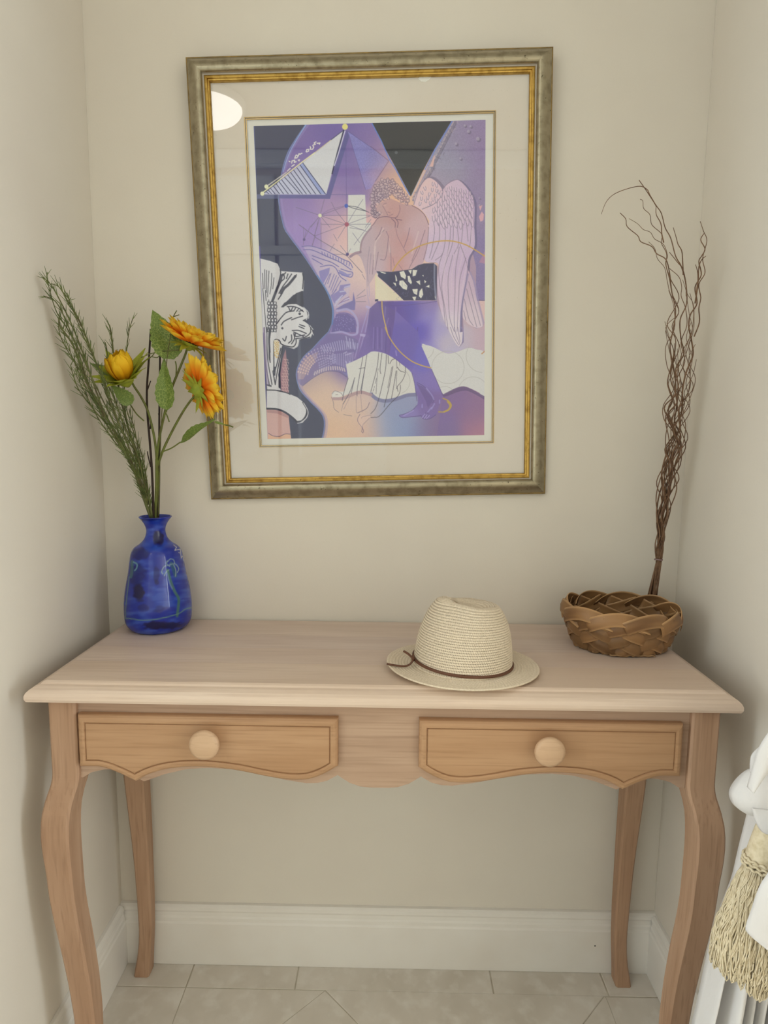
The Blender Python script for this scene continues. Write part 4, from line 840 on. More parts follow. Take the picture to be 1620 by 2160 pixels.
def L(base, tip, w, yb, yt, face=(0, -1, 0), curl=.05, serr=.05):
    me = leaf_mesh('leaf', at(*base, yb), at(*tip, yt), w, face, curl, serr); o = link('leaf', me, spray); o.matrix_parent_inverse = Matrix.Translation(-inner)
L((368, 758), (321, 652), .060, -.098, -.088, (.25, -1, .1), .03)
L((353, 866), (345, 754), .041, -.102, -.100, (-.15, -1, 0), .02)
L((381, 932), (458, 886), .034, -.10, -.135, (.2, -.75, .75), -.04)
L((452, 890), (478, 897), .006, -.135, -.138, (.2, -.75, .5), .0, 0)
L((279, 852), (235, 812), .030, -.100, -.115, (0, -1, .3), .10)
L((266, 808), (186, 760), .026, -.098, -.085, (-.1, -.7, .6), .08)
L((376, 752), (348, 690), .026, -.094, -.088, (-.4, -1, .2), .02)
def petal_mat():
    m = attr_mat('sunflower_petal', 'tint', .55, .2, trans=.22); return m
PETAL = petal_mat()
def petal_mesh(kind):
    V, F, C = [], [], []; nu, nv = 7, 10; Lp, W = 1.0, (.42 if kind < 2 else .56)
    for j in range(nv):
        q = j/(nv-1); w = W*max(.001, math.sin(math.pi*(.12+.85*q)**1.35))**.7
        for i in range(nu):
            a = i/(nu-1)*2-1
            lift = (.16*q*q if kind == 0 else (-.32*q*q if kind == 1 else .62*q*q-.25*q))
            V.append((q*Lp-(.12*abs(a)+.10*(i % 2))*max(0, q-.72)/.28, a*w/2, lift+.10*w*a*a*2+.02*math.sin(a*6))); k = min(1, max(0, (q-.28)/.58)); k = k*k*(3-2*k)
            o_, y_ = np.array((252, 126, 16)), np.array((254, 214, 66))
            c = o_*(1-k)+y_*k if kind != 2 else np.array((244, 172, 28))*(1-k)+np.array((247, 200, 44))*k
            C.append(c/255)
    for j in range(nv-1):
        for i in range(nu-1): F.append((j*nu+i, j*nu+i+1, (j+1)*nu+i+1, (j+1)*nu+i))
    me = mesh('petal', V, F, PETAL, True); set_col(me, 'tint', lin_arr(np.array(C))); return me
PM = [petal_mesh(0), petal_mesh(1), petal_mesh(2)]
SEPM = leaf_mesh('sepal', (0, 0, 0), (1, 0, 0), .44, (0, 0, 1), .1, .0, SEPAL, 5, 7)
def head(c, nrm, R_, kinds, rows, cone, sep, sepl):
    """flower head: disc, petals in rows round the axis, calyx behind"""
    n = Vector(nrm).normalized(); q = n.to_track_quat('Z', 'Y')
    h = link('flower_head', None, spray); h.matrix_parent_inverse = Matrix.Translation(-inner); h.location = c; h.rotation_euler = q.to_euler()
    disc = lathe([(.001, -.006), (.010, -.005), (.013, 0), (.011, .004), (.006, .006), (.001, .0065)], 20, True)
    obj('seed_disc', disc, mat('seed_disc', (70, 44, 20), .9, bump=(700, 1, .004)), h, True)
    obj('calyx', lathe([(.003, -.016), (.008, -.012), (.014, -.006), (.0155, -.001)], 18), SEPAL, h, True)
    for (cnt, tilt, s, off, k) in rows:
        for i in range(cnt):
            a = 2*math.pi*i/cnt+off+rnd.uniform(-.1, .1); p = link('petal', PM[k], h)
            ss = R_*s*rnd.uniform(.88, 1.08)
            rot = Matrix.Rotation(a, 4, 'Z') @ Matrix.Translation((.010, 0, 0)) @ Matrix.Rotation(-tilt+rnd.uniform(-.12, .12), 4, 'Y') @ Matrix.Rotation(rnd.uniform(-.25, .25), 4, 'X') @ Matrix.Diagonal((ss, ss*rnd.uniform(.9, 1.15), ss, 1))
            p.matrix_local = rot
    for i in range(sep):
        a = 2*math.pi*i/sep+rnd.uniform(-.2, .2); p = link('sepal', SEPM, h); ss = sepl*rnd.uniform(.8, 1.15)
        p.matrix_local = Matrix.Rotation(a, 4, 'Z') @ Matrix.Translation((.009, 0, -.007)) @ Matrix.Rotation(-cone+rnd.uniform(-.3, .2), 4, 'Y') @ Matrix.Diagonal((ss, ss, ss, 1))
    return h
head(at(402, 722, -.112), (.40, -.10, .90), .056, 0, [(16, .10, 1.0, 0, 0), (15, .38, .92, .2, 0), (12, .62, .78, .1, 0), (9, .9, .6, .3, 0)], -.15, 9, .03)
head(at(421, 822, -.114), (.66, .60, .30), .056, 0, [(16, -.12, 1.0, 0, 0), (15, .12, .95, .2, 0), (12, .4, .8, .1, 0), (9, .7, .6, .2, 0)], .0, 10, .030)
head(at(264, 800, -.108), (-.10, -.55, .80), .047, 0, [(7, 1.18, 1.15, 0, 2), (7, 1.05, 1.08, .4, 2), (5, 1.30, .95, .1, 2)], .72, 16, .060)

def twig_thing(name, label, px, r, side, y1):
    o = thing(name, label, 'stick', tuple(inner))
    p = stem_pts(px, -.068, y1, 690); s = obj('stem', tube([Vector((VX+.001, VY-.004, .98))]+p, lambda t: r*(1-.25*t), 7), DARK, o, True); s.matrix_parent_inverse = Matrix.Translation(-inner)
    for sd in side:
        k = obj('spur', tube(stem_pts(sd, -.068, y1, 690), lambda t: r*.6*(1-.4*t), 6), DARK, o, True); k.matrix_parent_inverse = Matrix.Translation(-inner)
twig_thing('dark_stick', 'thin dark bare stick standing left of the sunflower stem in the blue vase', [(324, 1090), (321, 1000), (316, 930), (311, 870), (310, 820), (314, 760), (318, 694)], .0024, [[(318, 985), (312, 960), (311, 952)], [(311, 822), (318, 803)], [(317, 905), (318, 889)]], -.085)
twig_thing('dark_stick', 'straight dark bare stick standing just behind the sunflower stem in the blue vase', [(334, 1090), (336, 1000), (336, 900), (337, 800), (338, 732)], .0022, [[(336, 880), (334, 872)]], -.060)

def fern(name, label, strands, y1):
    o = thing(name, label, 'greenery', tuple(inner)); rf = random.Random(len(label))
    for px, r in strands:
        p = catmull([at(u, v, depth_y(v, -.070, y1, 585)) for u, v in px], 5)
        t_ = link('twig', mesh('twig', *tube(p, lambda t, r=r: r*(1-.55*t), 5), FERN_STEM, True), o); t_.matrix_parent_inverse = Matrix.Translation(-inner)
        V, F = [], []
        acc = 0
        for a, b in zip(p[:-1], p[1:]):
            acc += (b-a).length
            if a.z < 1.10 and r < .0018 and rf.random() < .5: continue
            while acc > .0115:
                acc -= .0115; d = (b-a).normalized(); c = a.lerp(b, rf.random())
                for k in range(2):
                    n = d.orthogonal().normalized(); n.rotate(Matrix.Rotation(rf.uniform(0, 6.28), 3, d)); dr = (d*rf.uniform(.75, 1.3)+n*rf.uniform(.4, .8)).normalized(); ln = rf.uniform(.009, .022)
                    v, f = tube([c, c+dr*ln*.5+d*.001, c+dr*ln+d*.0025], lambda t: .00085*(1-.65*t), 3, True); m_ = len(V); V += v; F += [tuple(x+m_ for x in q) for q in f]
        nd = obj('needles', (V, F), FERN, t_, kind='stuff')
fern('fern_spray', 'tall feathery green spray leaning out of the blue vase towards the left wall', [
    ([(318, 1092), (303, 1050), (282, 990), (258, 940), (230, 890), (205, 845), (180, 800), (155, 730), (128, 690), (124, 672)], .0030),
    ([(316, 1085), (292, 1010), (266, 960), (228, 900), (190, 820), (163, 737), (138, 674), (117, 636), (92, 624)], .0018),
    ([(310, 1060), (290, 1010), (250, 930), (212, 850), (177, 750), (150, 682), (125, 631), (107, 600), (90, 585)], .0018),
    ([(312, 1065), (288, 985), (250, 890), (224, 815), (196, 750), (168, 677), (142, 633), (125, 606), (108, 598)], .0016),
    ([(306, 1050), (270, 970), (232, 905), (196, 862), (165, 820), (150, 775), (151, 768)], .0014),
    ([(308, 1050), (268, 950), (222, 880), (180, 800), (140, 735), (125, 700), (124, 672)], .0014),
    ([(306, 1045), (262, 938), (205, 820), (165, 735), (140, 690), (118, 655), (100, 592), (100, 574)], .0014),
    ([(300, 1030), (270, 965), (240, 930), (206, 880), (180, 830), (160, 790)], .0013),
    ([(309, 1055), (275, 950), (240, 870), (216, 800), (186, 720), (160, 665), (143, 640), (150, 628)], .0013),
    ([(312, 1062), (290, 960), (262, 900), (236, 830), (206, 770), (172, 700), (150, 640), (130, 612)], .0013),
    ([(312, 1062), (284, 975), (246, 915), (200, 850), (168, 790), (140, 720), (131, 690)], .0013)], -.215)
fern('fern_spray', 'shorter feathery green spray with tips showing behind the half open sunflower bud', [
    ([(321, 1092), (314, 1050), (303, 1010), (288, 965), (276, 920), (262, 870), (250, 815), (240, 750), (236, 715), (232, 690), (228, 682)], .0026),
    ([(318, 1070), (302, 1000), (284, 940), (266, 880), (262, 820), (266, 750), (272, 700), (280, 672)], .0015),
    ([(318, 1070), (298, 985), (270, 915), (248, 860), (232, 800), (226, 740), (222, 722)], .0013),
    ([(316, 1062), (296, 975), (262, 915), (236, 860), (215, 810)], .0013),
    ([(317, 1065), (302, 970), (278, 900), (264, 850)], .0013),
    ([(318, 1072), (306, 1010), (292, 950), (284, 905), (276, 880), (272, 862)], .0013),
    ([(320, 1080), (304, 1020), (278, 960), (254, 900), (232, 850), (222, 830)], .0013)], -.130)
wisp = thing('dry_wisp', 'thin wiry green wisp curling beside the top sunflower in the blue vase', 'greenery', tuple(inner))
for px in [[(334, 1088), (338, 960), (342, 860), (352, 760), (362, 692), (366, 668), (373, 655)], [(366, 668), (378, 664)], [(298, 754), (318, 746), (338, 742), (352, 740), (380, 738)], [(302, 764), (320, 752), (330, 738)], [(318, 752), (332, 754), (338, 746)]]:
    o = obj('twig', tube(stem_pts(px, -.07, -.108, 700), .0009, 5), FERN_STEM if px[0][0] < 460 else FERN_STEM, wisp, True); o.matrix_parent_inverse = Matrix.Translation(-inner)

# ---------------------------------------------------------------- straw hat
HX, HY, HZ0 = .1225, -.2670, .8008
STRAW = mat('paper_straw', (230, 214, 192), .75, spec=.2, noise=((216, 199, 175), 420, 2, .4, .7)); CORD = mat('brown_leather_cord', (98, 60, 40), .6)
hat = thing('straw_hat', 'cream woven straw trilby hat with a thin brown cord lying on the tabletop', 'hat', (HX, HY, HZ0), (0, 0, -.05))
ST = 132; SUB = 4; NU = ST*SUB
def crown_pt(a, s, disp=0):
    ca, sa = math.cos(a), math.sin(a)
    hgt = .1045-.0045*ca-.003*sa          # top edge slopes down to the right
    if s <= 1:
        z = hgt*(s**.93); k = .06*s+.22*s*s+.10*s**6; r = 1-k
        rx, ry = .0815*r, .0770*r
    else:
        q = s-1; rr0 = 1-.38; z = hgt*(1+.055*math.sin(min(q, .35)/.35*math.pi/2)); r = rr0*(1-q)**.92 if q < 1 else 0
        ed = max(0, min(1, q/.25)); r = rr0*(1-q*.98)
        rx, ry = .0815*r, .0770*r
        x, y = rx*ca, ry*sa
        w = min(1, q*1.9)
        dent = .026*math.exp(-((x-.010)/.034)**2-((y+.004)/.0155)**2)+.013*math.exp(-((x+.012)/.016)**2-((y+.030)/.014)**2)+.010*math.exp(-((x+.012)/.016)**2-((y-.030)/.014)**2)
        z -= dent*w+.0095*math.exp(-((x-.016)/.017)**2)*min(1, q*2.2)
    sh_ = .006*min(s, 1)
    # pinched front towards the left of the hat
    x, y = rx*ca, ry*sa
    top_ = max(0, (min(s, 1)-.62)/.38)
    pin = .012*top_*math.exp(-((x+.022)/.022)**2)*(1 if abs(sa) > .2 else 0)*min(1, (abs(sa)-.2)/.4 if abs(sa) > .2 else 0)
    y -= math.copysign(pin, sa)
    n = Vector((ca/.0815, sa/.077, .35 if s < .95 else 2.2)).normalized()
    p = Vector((x+sh_, y, .0085+z)); return p+n*disp
rows_side, rows_top = 27, 15
srow = 5
sv = list(np.linspace(0, 1, rows_side*srow+1))+list(np.linspace(1, 1.985, rows_top*srow+1))[1:]
V, F = [], []
def stitch(i, j, row, off):
    u = ((i+off) % SUB)/SUB; w = (j % srow)/srow
    rope = math.sqrt(max(0, 1-(2*abs(w-.5))**2)); st_ = .5+.5*math.cos(2*math.pi*(u-.125-.25*(w-.5)))
    return .0016*rope*(.5+.5*st_)
for j, s in enumerate(sv):
    row = j//srow
    for i in range(NU):
        V.append(crown_pt(2*math.pi*i/NU, s, stitch(i, j, row, 2*(row % 2)) if s < 1.9 else 0))
for j in range(len(sv)-1):
    row = j//srow; off = 2*(row % 2); jj = j % srow
    for i in range(NU):
        if ((jj == 0 and (i+off) % SUB in (1, 2)) or (jj == srow-1 and (i+2-off) % SUB == 3)) and True and (j > 3) and j < rows_side*srow: continue   # the open eye between two stitches
        k = (i+1) % NU; F.append((j*NU+i, j*NU+k, (j+1)*NU+k, (j+1)*NU+i))
obj('crown', (V, F), STRAW, hat, True)
brow = 9; bs = np.linspace(0, 1, brow*srow+1); V, F = [], []
def brim_pt(a, q, disp=0):
    ca, sa = math.cos(a), math.sin(a); rx = .0812+(.1275-.0812)*q; ry = .0768+(.1035-.0768)*q
    z = .0085-.0055*q+.0035*q*q+(.005*q*q*(max(0, -ca)**2))-.0012*q*max(0, -sa)+.004*q*max(0, sa)
    return Vector((rx*ca, ry*sa, z+disp))
for j, q in enumerate(bs):
    for i in range(NU): V.append(brim_pt(2*math.pi*i/NU, q, stitch(i, j, 0, 2*((j//srow) % 2))*.8))
nb = len(bs)
for i in range(NU): V.append(brim_pt(2*math.pi*i/NU, 1, -.0018))
for i in range(NU): V.append(brim_pt(2*math.pi*i/NU, 0, -.0018))
for j in range(nb+1):
    for i in range(NU): k = (i+1) % NU; F.append((j*NU+i, (j+1)*NU+i, (j+1)*NU+k, j*NU+k))
obj('brim', (V, F), STRAW, hat, True)
# the cord round the crown, knotted at the left with two loose ends
def cord_pt(a): c = crown_pt(a, .055); n = Vector((math.cos(a), math.sin(a), 0)); return c+n*.0026
V, F = [], []
for i in range(120):
    a = 2*math.pi*i/120; c = cord_pt(a); n = Vector((math.cos(a), math.sin(a), 0)); hx = Vector((0, 0, .0023))
    c.z += -.004+.0085*(.5-.5*math.cos(a)) if True else 0
    for p in (c-hx, c-hx*.7+n*.0012, c+hx*.7+n*.0012, c+hx, c+hx-n*.002, c-hx-n*.002): V.append(p)
for i in range(120):
    k = (i+1) % 120
    for t in range(6): F.append((i*6+t, k*6+t, k*6+(t+1) % 6, i*6+(t+1) % 6))
fix_normals(obj('hat_cord', (V, F), CORD, hat, True))
hr = Matrix.Rotation(.05, 3, 'Z')
def hloc(u, v, y): return hr @ (at(u, v, y)-Vector((HX, HY, HZ0)))
obj('cord_end', tube(catmull([hloc(872, 1390, -.290), hloc(866, 1400, -.294), hloc(855, 1405, -.294), hloc(838, 1404, -.293), hloc(825, 1402, -.292), hloc(816, 1400, -.291)], 5), .0016, 6), CORD, hat, True)
obj('cord_end', tube(catmull([hloc(872, 1390, -.290), hloc(862, 1380, -.291), hloc(851, 1373, -.291)], 5), .0019, 6, True, .6), CORD, hat, True)
obj('knot', tube(catmull([hloc(872, 1379, -.287), hloc(871, 1388, -.2885), hloc(872, 1395, -.287)], 5), lambda t: .0028*math.sin(math.pi*(.1+.8*t)), 8), CORD, hat, True)

# ---------------------------------------------------------------- woven basket
BX, BY = .4325, -.136
PALM_A = attr_mat('palm_leaf_strip', 'leafcol', .42, .35)
basket = thing('palm_basket', 'brown basket plaited from wide palm leaf strips on the right of the table', 'basket', (BX, BY, .8005))
def bwall(th, s, off):
    k = max(s, 0)**.8; a = .082+.025*k; b = .0655+.0175*k
    z = .006+.062*s+.004*math.sin(th-.9)*s
    if s < 0: a *= 1+s*1.0; b *= 1+s*1.0; z = .006+.004*s
    n = Vector((math.cos(th)/a, math.sin(th)/b, 0)).normalized()
    return Vector((a*math.cos(th), b*math.sin(th), z))+n*off+Vector((0, 0, .0))
NB = 10; PITCH = 2*math.pi/NB; SL = 1.62
rb = random.Random(5)
def leafcolors(nv, nu, seed, tone):
    r_ = random.Random(seed); C = []
    base = np.array((142, 106, 70.))*tone; dk = np.array((90, 62, 40.))*tone; ph = r_.uniform(0, 9)
    for j in range(nv):
        for i in range(nu):
            q = j/(nv-1); k = .5+.5*math.sin(ph+q*5+math.sin(i*1.7+ph)*.5); k = max(0, k-.45)*.9
            c = base*(1-k)+dk*k
            if i in (0, nu-1): c = np.array((182, 144, 102.))*tone
            C.append(np.clip(c, 0, 255)/255)
    return lin_arr(np.array(C))
def strip(path, wid, thick=.0012, seed=0, tone=1.0, parent=basket, name='leaf_strip'):
    """ribbon along path = list of (centre, side, normal)"""
    nu = 7; V, F = [], []; nv = len(path)
    for c, s, n in path:
        for i in range(nu):
            a = i/(nu-1)*2-1; V.append(c+s*(a*wid/2)+n*(.0016*(1-a*a)+(.0006 if i == nu//2 else 0)))
    for c, s, n in path:
        for i in range(nu):
            a = i/(nu-1)*2-1; V.append(c+s*(a*wid/2)+n*(.0016*(1-a*a)-thick))
    for v in V: v.z = max(v.z, .0008)
    m_ = nu*nv
    for j in range(nv-1):
        for i in range(nu-1):
            a = j*nu+i; F.append((a, a+1, a+nu+1, a+nu)); F.append((m_+a, m_+a+nu, m_+a+nu+1, m_+a+1))
        F.append((j*nu, (j+1)*nu, m_+(j+1)*nu, m_+j*nu)); F.append((j*nu+nu-1, m_+j*nu+nu-1, m_+(j+1)*nu+nu-1, (j+1)*nu+nu-1))
    for j in (0, nv-1):
        for i in range(nu-1): a = j*nu+i; F.append((a, m_+a, m_+a+1, a+1) if j == 0 else (a, a+1, m_+a+1, m_+a))
    me = mesh(name, V, F, PALM_A, True); set_col(me, 'leafcol', np.vstack([leafcolors(nv, nu, seed, tone)]*2)); o = link(name, me, parent); fix_normals(o); return o
def frame_path(fn, N):
    P_ = [fn(i/(N-1)) for i in range(N)]; out = []
    for i, (p, n) in enumerate(P_):
        t = (P_[min(i+1, N-1)][0]-P_[max(i-1, 0)][0]).normalized(); s = t.cross(n).normalized(); out.append((p, s, s.cross(t).normalized()))
    return out
def nrm(th, s): return Vector((math.cos(th)/.1, math.sin(th)/.08, .0)).normalized()
for fam in (1, -1):
    for k in range(NB):
        th0 = k*PITCH+(0 if fam == 1 else PITCH*.02)
        def fn(t, fam=fam, th0=th0):
            s = -.05+1.0*t; th = th0+fam*SL*s; m_ = 2*SL*s/PITCH
            if fam == -1: pass
            return bwall(th, s, .0024*fam*math.tanh(2.2*math.cos(math.pi*m_))), nrm(th, s)
        strip(frame_path(fn, 30), .0226, seed=k*2+(fam > 0), tone=rb.uniform(.88, 1.08))
# rolled lobes of the rim: each strip turns over the edge towards the next
for k in range(NB):
    th0 = k*PITCH+.1; hh = rb.uniform(-.0015, .002)
    def fn(t, th0=th0, hh=hh):
        th = th0+t*PITCH*1.75; s = .93-.03*math.cos(t*math.pi)+.0; q = math.sin(math.pi*t)
        off = .0052-.0100*t; p = bwall(th, .80+.20*q, off); p.z += .0045*q+hh+.002*math.sin(th*3)
        n = nrm(th, 1); n = (n*math.cos((t-.32)*1.5)+Vector((0, 0, 1))*math.sin((t-.05)*1.1)*.7).normalized(); return p, n
    strip(frame_path(fn, 18), .0245, seed=50+k, tone=rb.uniform(.96, 1.12), name='rim_strip')
# pointed turn-backs along the foot
for k in range(NB):
    th = k*PITCH+PITCH*.5; c = bwall(th, .05, .0025)
    V = [bwall(th-PITCH*.34, .14, .002), bwall(th+PITCH*.34, .14, .002), bwall(th+.02, -.02, .0042)]; V[2].z = .0006
    V += [v-nrm(th, 0)*.0018 for v in V]; V[5].z = .0006
    me = mesh('leaf_point', V, [(0, 2, 1), (3, 4, 5), (0, 1, 4, 3), (1, 2, 5, 4), (2, 0, 3, 5)], PALM_A); set_col(me, 'leafcol', np.tile(lin_arr(np.array((128, 92, 56.))/255*rb.uniform(.85, 1.1)), (6, 1))); fix_normals(link('leaf_point', me, basket))
for k in range(7):
    w = .0205; y = -.0585+.0195*k; hw = .079*math.sqrt(max(.05, 1-(y/.068)**2))
    path = [(Vector((-hw+2*hw*i/13, y, .0040+.0012*math.cos(math.pi*i+math.pi*k)*.6)), Vector((0, 1, 0)), Vector((0, 0, 1))) for i in range(14)]
    strip(path, w, .001, 80+k, .9, name='base_strip')

# ---------------------------------------------------------------- curly twig bundle
WILLOW = mat('brown_willow', (128, 96, 70), .6, noise=((98, 68, 48), 90, 2, .4, .7))
BBX, BBY = .5265, -.034
bundle = thing('twig_bundle', 'tall tied bundle of curly brown willow twigs standing in the right back corner', 'twigs', (BBX, BBY, .8005))
rw = random.Random(21)
cl = [(1340, 1380), (1255, 1386), (1190, 1389), (1150, 1392), (1100, 1396), (1050, 1400), (1000, 1411), (950, 1419), (900, 1424), (840, 1430), (800, 1432), (740, 1433), (680, 1435), (640, 1440), (600, 1442), (560, 1436)]
hwid = [(1340, 22), (1255, 15), (1190, 6), (1150, 11), (1100, 16), (1050, 20), (1000, 25), (950, 28), (900, 31), (840, 33), (800, 33), (740, 33), (680, 37), (640, 40), (560, 46)]
def cv(tab, v): a = sorted(tab); return float(np.interp(v, [q[0] for q in a], [q[1] for q in a]))
def by(v, f=0): return BBY-.108*max(0, (1325-v)/900)**1.15+f
tips = [([(1348, 380), (1362, 400), (1383, 432), (1395, 450), (1403, 480), (1415, 503), (1425, 540), (1437, 562), (1446, 595)], .0016, -.2),
 ([(1268, 452), (1280, 424), (1302, 406), (1345, 393), (1364, 399), (1371, 412), (1385, 436)], .0006, -.1),
 ([(1350, 420), (1356, 424), (1358, 440), (1371, 453), (1375, 474), (1396, 494), (1395, 512), (1406, 535), (1405, 560), (1415, 590)], .0011, -.5),
 ([(1384, 432), (1384, 452), (1394, 472), (1396, 494), (1400, 512)], .0008, -.4),
 ([(1308, 449), (1320, 462), (1323, 478), (1345, 497), (1352, 510), (1375, 520), (1385, 535), (1405, 548), (1413, 580), (1417, 615), (1425, 655)], .0015, -.8),
 ([(1327, 461), (1345, 472), (1357, 484), (1372, 490), (1381, 504), (1400, 516), (1408, 540), (1404, 556), (1412, 588), (1418, 620)], .0010, -.6),
 ([(1368, 510), (1381, 524), (1387, 546), (1402, 565), (1407, 590), (1414, 620)], .0010, -.9),
 ([(1420, 480), (1426, 500), (1430, 515), (1438, 530), (1440, 555), (1441, 580)], .0008, 0),
 ([(1412, 532), (1428, 552), (1440, 568), (1447, 600), (1448, 625)], .0008, .1),
 ([(1412, 566), (1432, 584), (1438, 605), (1437, 625), (1446, 650)], .0013, .2),
 ([(1485, 492), (1478, 506), (1487, 525), (1480, 540), (1474, 552), (1479, 580), (1466, 606), (1470, 640), (1456, 664), (1453, 690), (1458, 715)], .0019, .7),
 ([(1489, 540), (1480, 548), (1474, 564), (1472, 600), (1466, 640)], .0009, .6),
 ([(1477, 467), (1484, 488), (1491, 508), (1482, 545), (1487, 575), (1474, 600), (1478, 628), (1474, 650), (1475, 680), (1464, 710)], .0008, .95),
 ([(1467, 558), (1471, 572), (1472, 592), (1468, 620)], .0008, .5), ([(1440, 590), (1450, 620), (1462, 640), (1464, 670), (1462, 700)], .0010, .5)]
def strand(px, r, lane, full=True):
    v0 = px[-1][1]; pts = list(px); ph = rw.uniform(0, 6.28); v = v0+rw.uniform(34, 50); first = True
    while v < 1190 and full:
        w = cv(hwid, v); c = cv(cl, v)
        lane = max(-1, min(1, lane*.93+rw.uniform(-.3, .3))); u = c+w*(lane*.78+.34*math.sin(ph)); ph += rw.uniform(1.5, 3.3)
        pts.append((u, v)); v += rw.uniform(30, 52)
    fz = rw.uniform(-1, 1)
    if full:
        pts.append((cv(cl, 1190)+rw.uniform(-6, 6), 1190)); P3 = [at(u, vv, by(vv, .016*fz*math.sin(vv*.045+ph)*(1 if vv < 1150 else .3)*min(1, cv(hwid, vv)/20))) for u, vv in pts]
        a = rw.uniform(0, 6.28); rr = rw.uniform(.2, 1)**.5
        P3.append(Vector((BBX+.0145*rr*math.cos(a), BBY+.0135*rr*math.sin(a), .8012)))
    else: P3 = [at(u, vv, by(vv, .010*fz)) for u, vv in pts]
    P3 = catmull(P3, 5); P3.reverse()
    o = obj('twig', tube(P3, lambda t: r*(1.0 if full else 1)*(1.15-.75*t) if r >= .001 else r*(1.5-.8*t), 5), WILLOW, bundle, True); o.matrix_parent_inverse = Matrix.Translation(-Vector(bundle.location))
for px, r, lane in tips: strand(px, r, lane, r >= .001)
for i in range(15):
    lane = -1.05+2.1*i/14; v0 = rw.uniform(600, 760); w = cv(hwid, v0)*.9; c = cv(cl, v0)
    strand([(c+w*lane+rw.uniform(-6, 6), v0), (c+w*lane*.8+rw.uniform(-9, 9), v0+34)], .0012, lane*.9)
tp = at(1389, 1180, by(1182))
tie = obj('tie', tube([tp+Vector((.0068*math.cos(a), .0068*math.sin(a), .0006*math.sin(a*2))) for a in np.linspace(0, 6.6, 30)], .0016, 6), mat('lilac_tie', (138, 112, 112), .6), bundle, True); tie.matrix_parent_inverse = Matrix.Translation(-Vector(bundle.location))

# ---------------------------------------------------------------- curtain at the right, tied back with a tassel
VOILE = mat('white_curtain_cloth', (233, 230, 229), .8, spec=.15, noise=((226, 221, 218), 9, 2, .4, .7), bump=((75, 75, 28), .30, .004), sheen=.2, trans=.22)
curtain = thing('curtain', 'white cloth curtain gathered back at the right edge of the table', 'curtain', (.55, -.52, 0))
def cpart(name, vf, m=VOILE, thick=.0012):
    o = obj(name, vf, m, curtain, True); o.matrix_parent_inverse = Matrix.Translation(-Vector(curtain.location))
    md = o.modifiers.new('thick', 'SOLIDIFY'); md.thickness = thick; return o
left_edge = [(0.002, .395), (.20, .408), (.383, .4275), (.43, .434), (.506, .4425), (.56, .453), (.604, .4637), (.65, .468), (.70, .474), (.74, .480)]
def drape(t, q):
    z = .003+(.735-.003)*q; xl_ = lerp_tab(left_edge, z)[0]; xr_ = .590-.006*q
    gather = math.exp(-((z-.72)/.16)**2); amp = .021*(1-.45*gather)
    u = t+.05*math.sin(t*9+1.3)
    x = xl_+(xr_-xl_)*t+.006*math.sin(2*math.pi*7*u+.7)*(1-gather)*min(1, t*6)
    y = -.515+amp*math.sin(2*math.pi*7*u+.3*math.sin(z*5))+.006*math.sin(13*t+z*4)+.02*t
    return Vector((x, y, z))
cpart('lower_drape', grid(110, 60, drape))
# upper part: bulges out over the tieback, then rises to the rod
up_edge = [(.700, .478), (.712, .463), (.7294, .4515), (.748, .4575), (.760, .467), (.775, .4715), (.80, .4935), (.84, .505), (.92, .515), (1.2, .53), (1.7, .52), (2.3, .50)]
def upper(t, q):
    z = .700+.16*(q*1.6) if q < .5 else .828+(2.3-.828)*(q-.5)/.5
    xl_ = smooth_tab(up_edge, z, .004)[0]; xr_ = .588
    b = math.exp(-((z-.735)/.035)**2)
    u = t+.04*math.sin(t*8)
    x = xl_+(xr_-xl_)*t; y = -.535-.030*b*math.sin(math.pi*min(1, t*1.15))+.015*math.sin(2*math.pi*4.2*u+1.2+z)*(1-.6*b)+.018*t
    if z < .712: y += .012*(.712-z)/.012
    return Vector((x, y, z))
cpart('upper_drape', grid(90, 110, upper))
# a loose fold hanging in front: two lapped lips
def lap(px_l, y, dz):
    def f(t, q):
        k = q*(len(px_l)-1); i = min(int(k), len(px_l)-2); fr_ = k-i; a = Vector((px_l[i][0], px_l[i][1], 0)).lerp(Vector((px_l[i+1][0], px_l[i+1][1], 0)), fr_)
        p = at(a.x, a.y, y); x = p.x+(.586-p.x)*t; return Vector((x, y-.016*math.sin(math.pi*min(1, t*2.2))*math.sin(math.pi*min(1, .25+q*.75))+.03*t+.006*math.sin(t*22+q*3), p.z+dz*t*(.586-p.x)))
    return f
def puff(px_l, y, bulge, w=.075):
    # swelling loop of cloth: round left edge traced in height, full towards the viewer
    P_ = catmull([at(u, v, y) for u, v in px_l], 5)
    def f(t, q):
        k = q*(len(P_)-1); i = min(int(k), len(P_)-2); p = P_[i].lerp(P_[i+1], k-i)
        r = min(1, t*1.6); d = math.sqrt(max(0, 1-(1-r)**2)); e = math.sin(math.pi*(.06+.88*q))
        return Vector((p.x+(.588-p.x)*t*(.35+.65*t), p.y-bulge*d*e+.004*math.sin(t*17+q*4)*t, p.z+.010*t*(q-.5)))
    return f
cpart('tieback_loop', grid(50, 40, puff([(1596, 1618), (1574, 1626), (1556, 1641), (1544, 1657), (1539, 1672), (1543, 1688), (1553, 1700), (1572, 1711), (1600, 1716)], -.545, .034)))
def ribbon(lp, rp, y, bulge):
    A_ = catmull([at(u, v, y) for u, v in lp], 6); B_ = catmull([at(u, v, y) for u, v in rp], 6)
    pick = lambda P_, q: P_[min(int(q*(len(P_)-1)), len(P_)-2)].lerp(P_[min(int(q*(len(P_)-1)), len(P_)-2)+1], q*(len(P_)-1)-min(int(q*(len(P_)-1)), len(P_)-2))
    def f(t, q):
        p = pick(A_, q).lerp(pick(B_, q), t); p.y -= bulge*math.sin(math.pi*t)**.7; return p
    return f
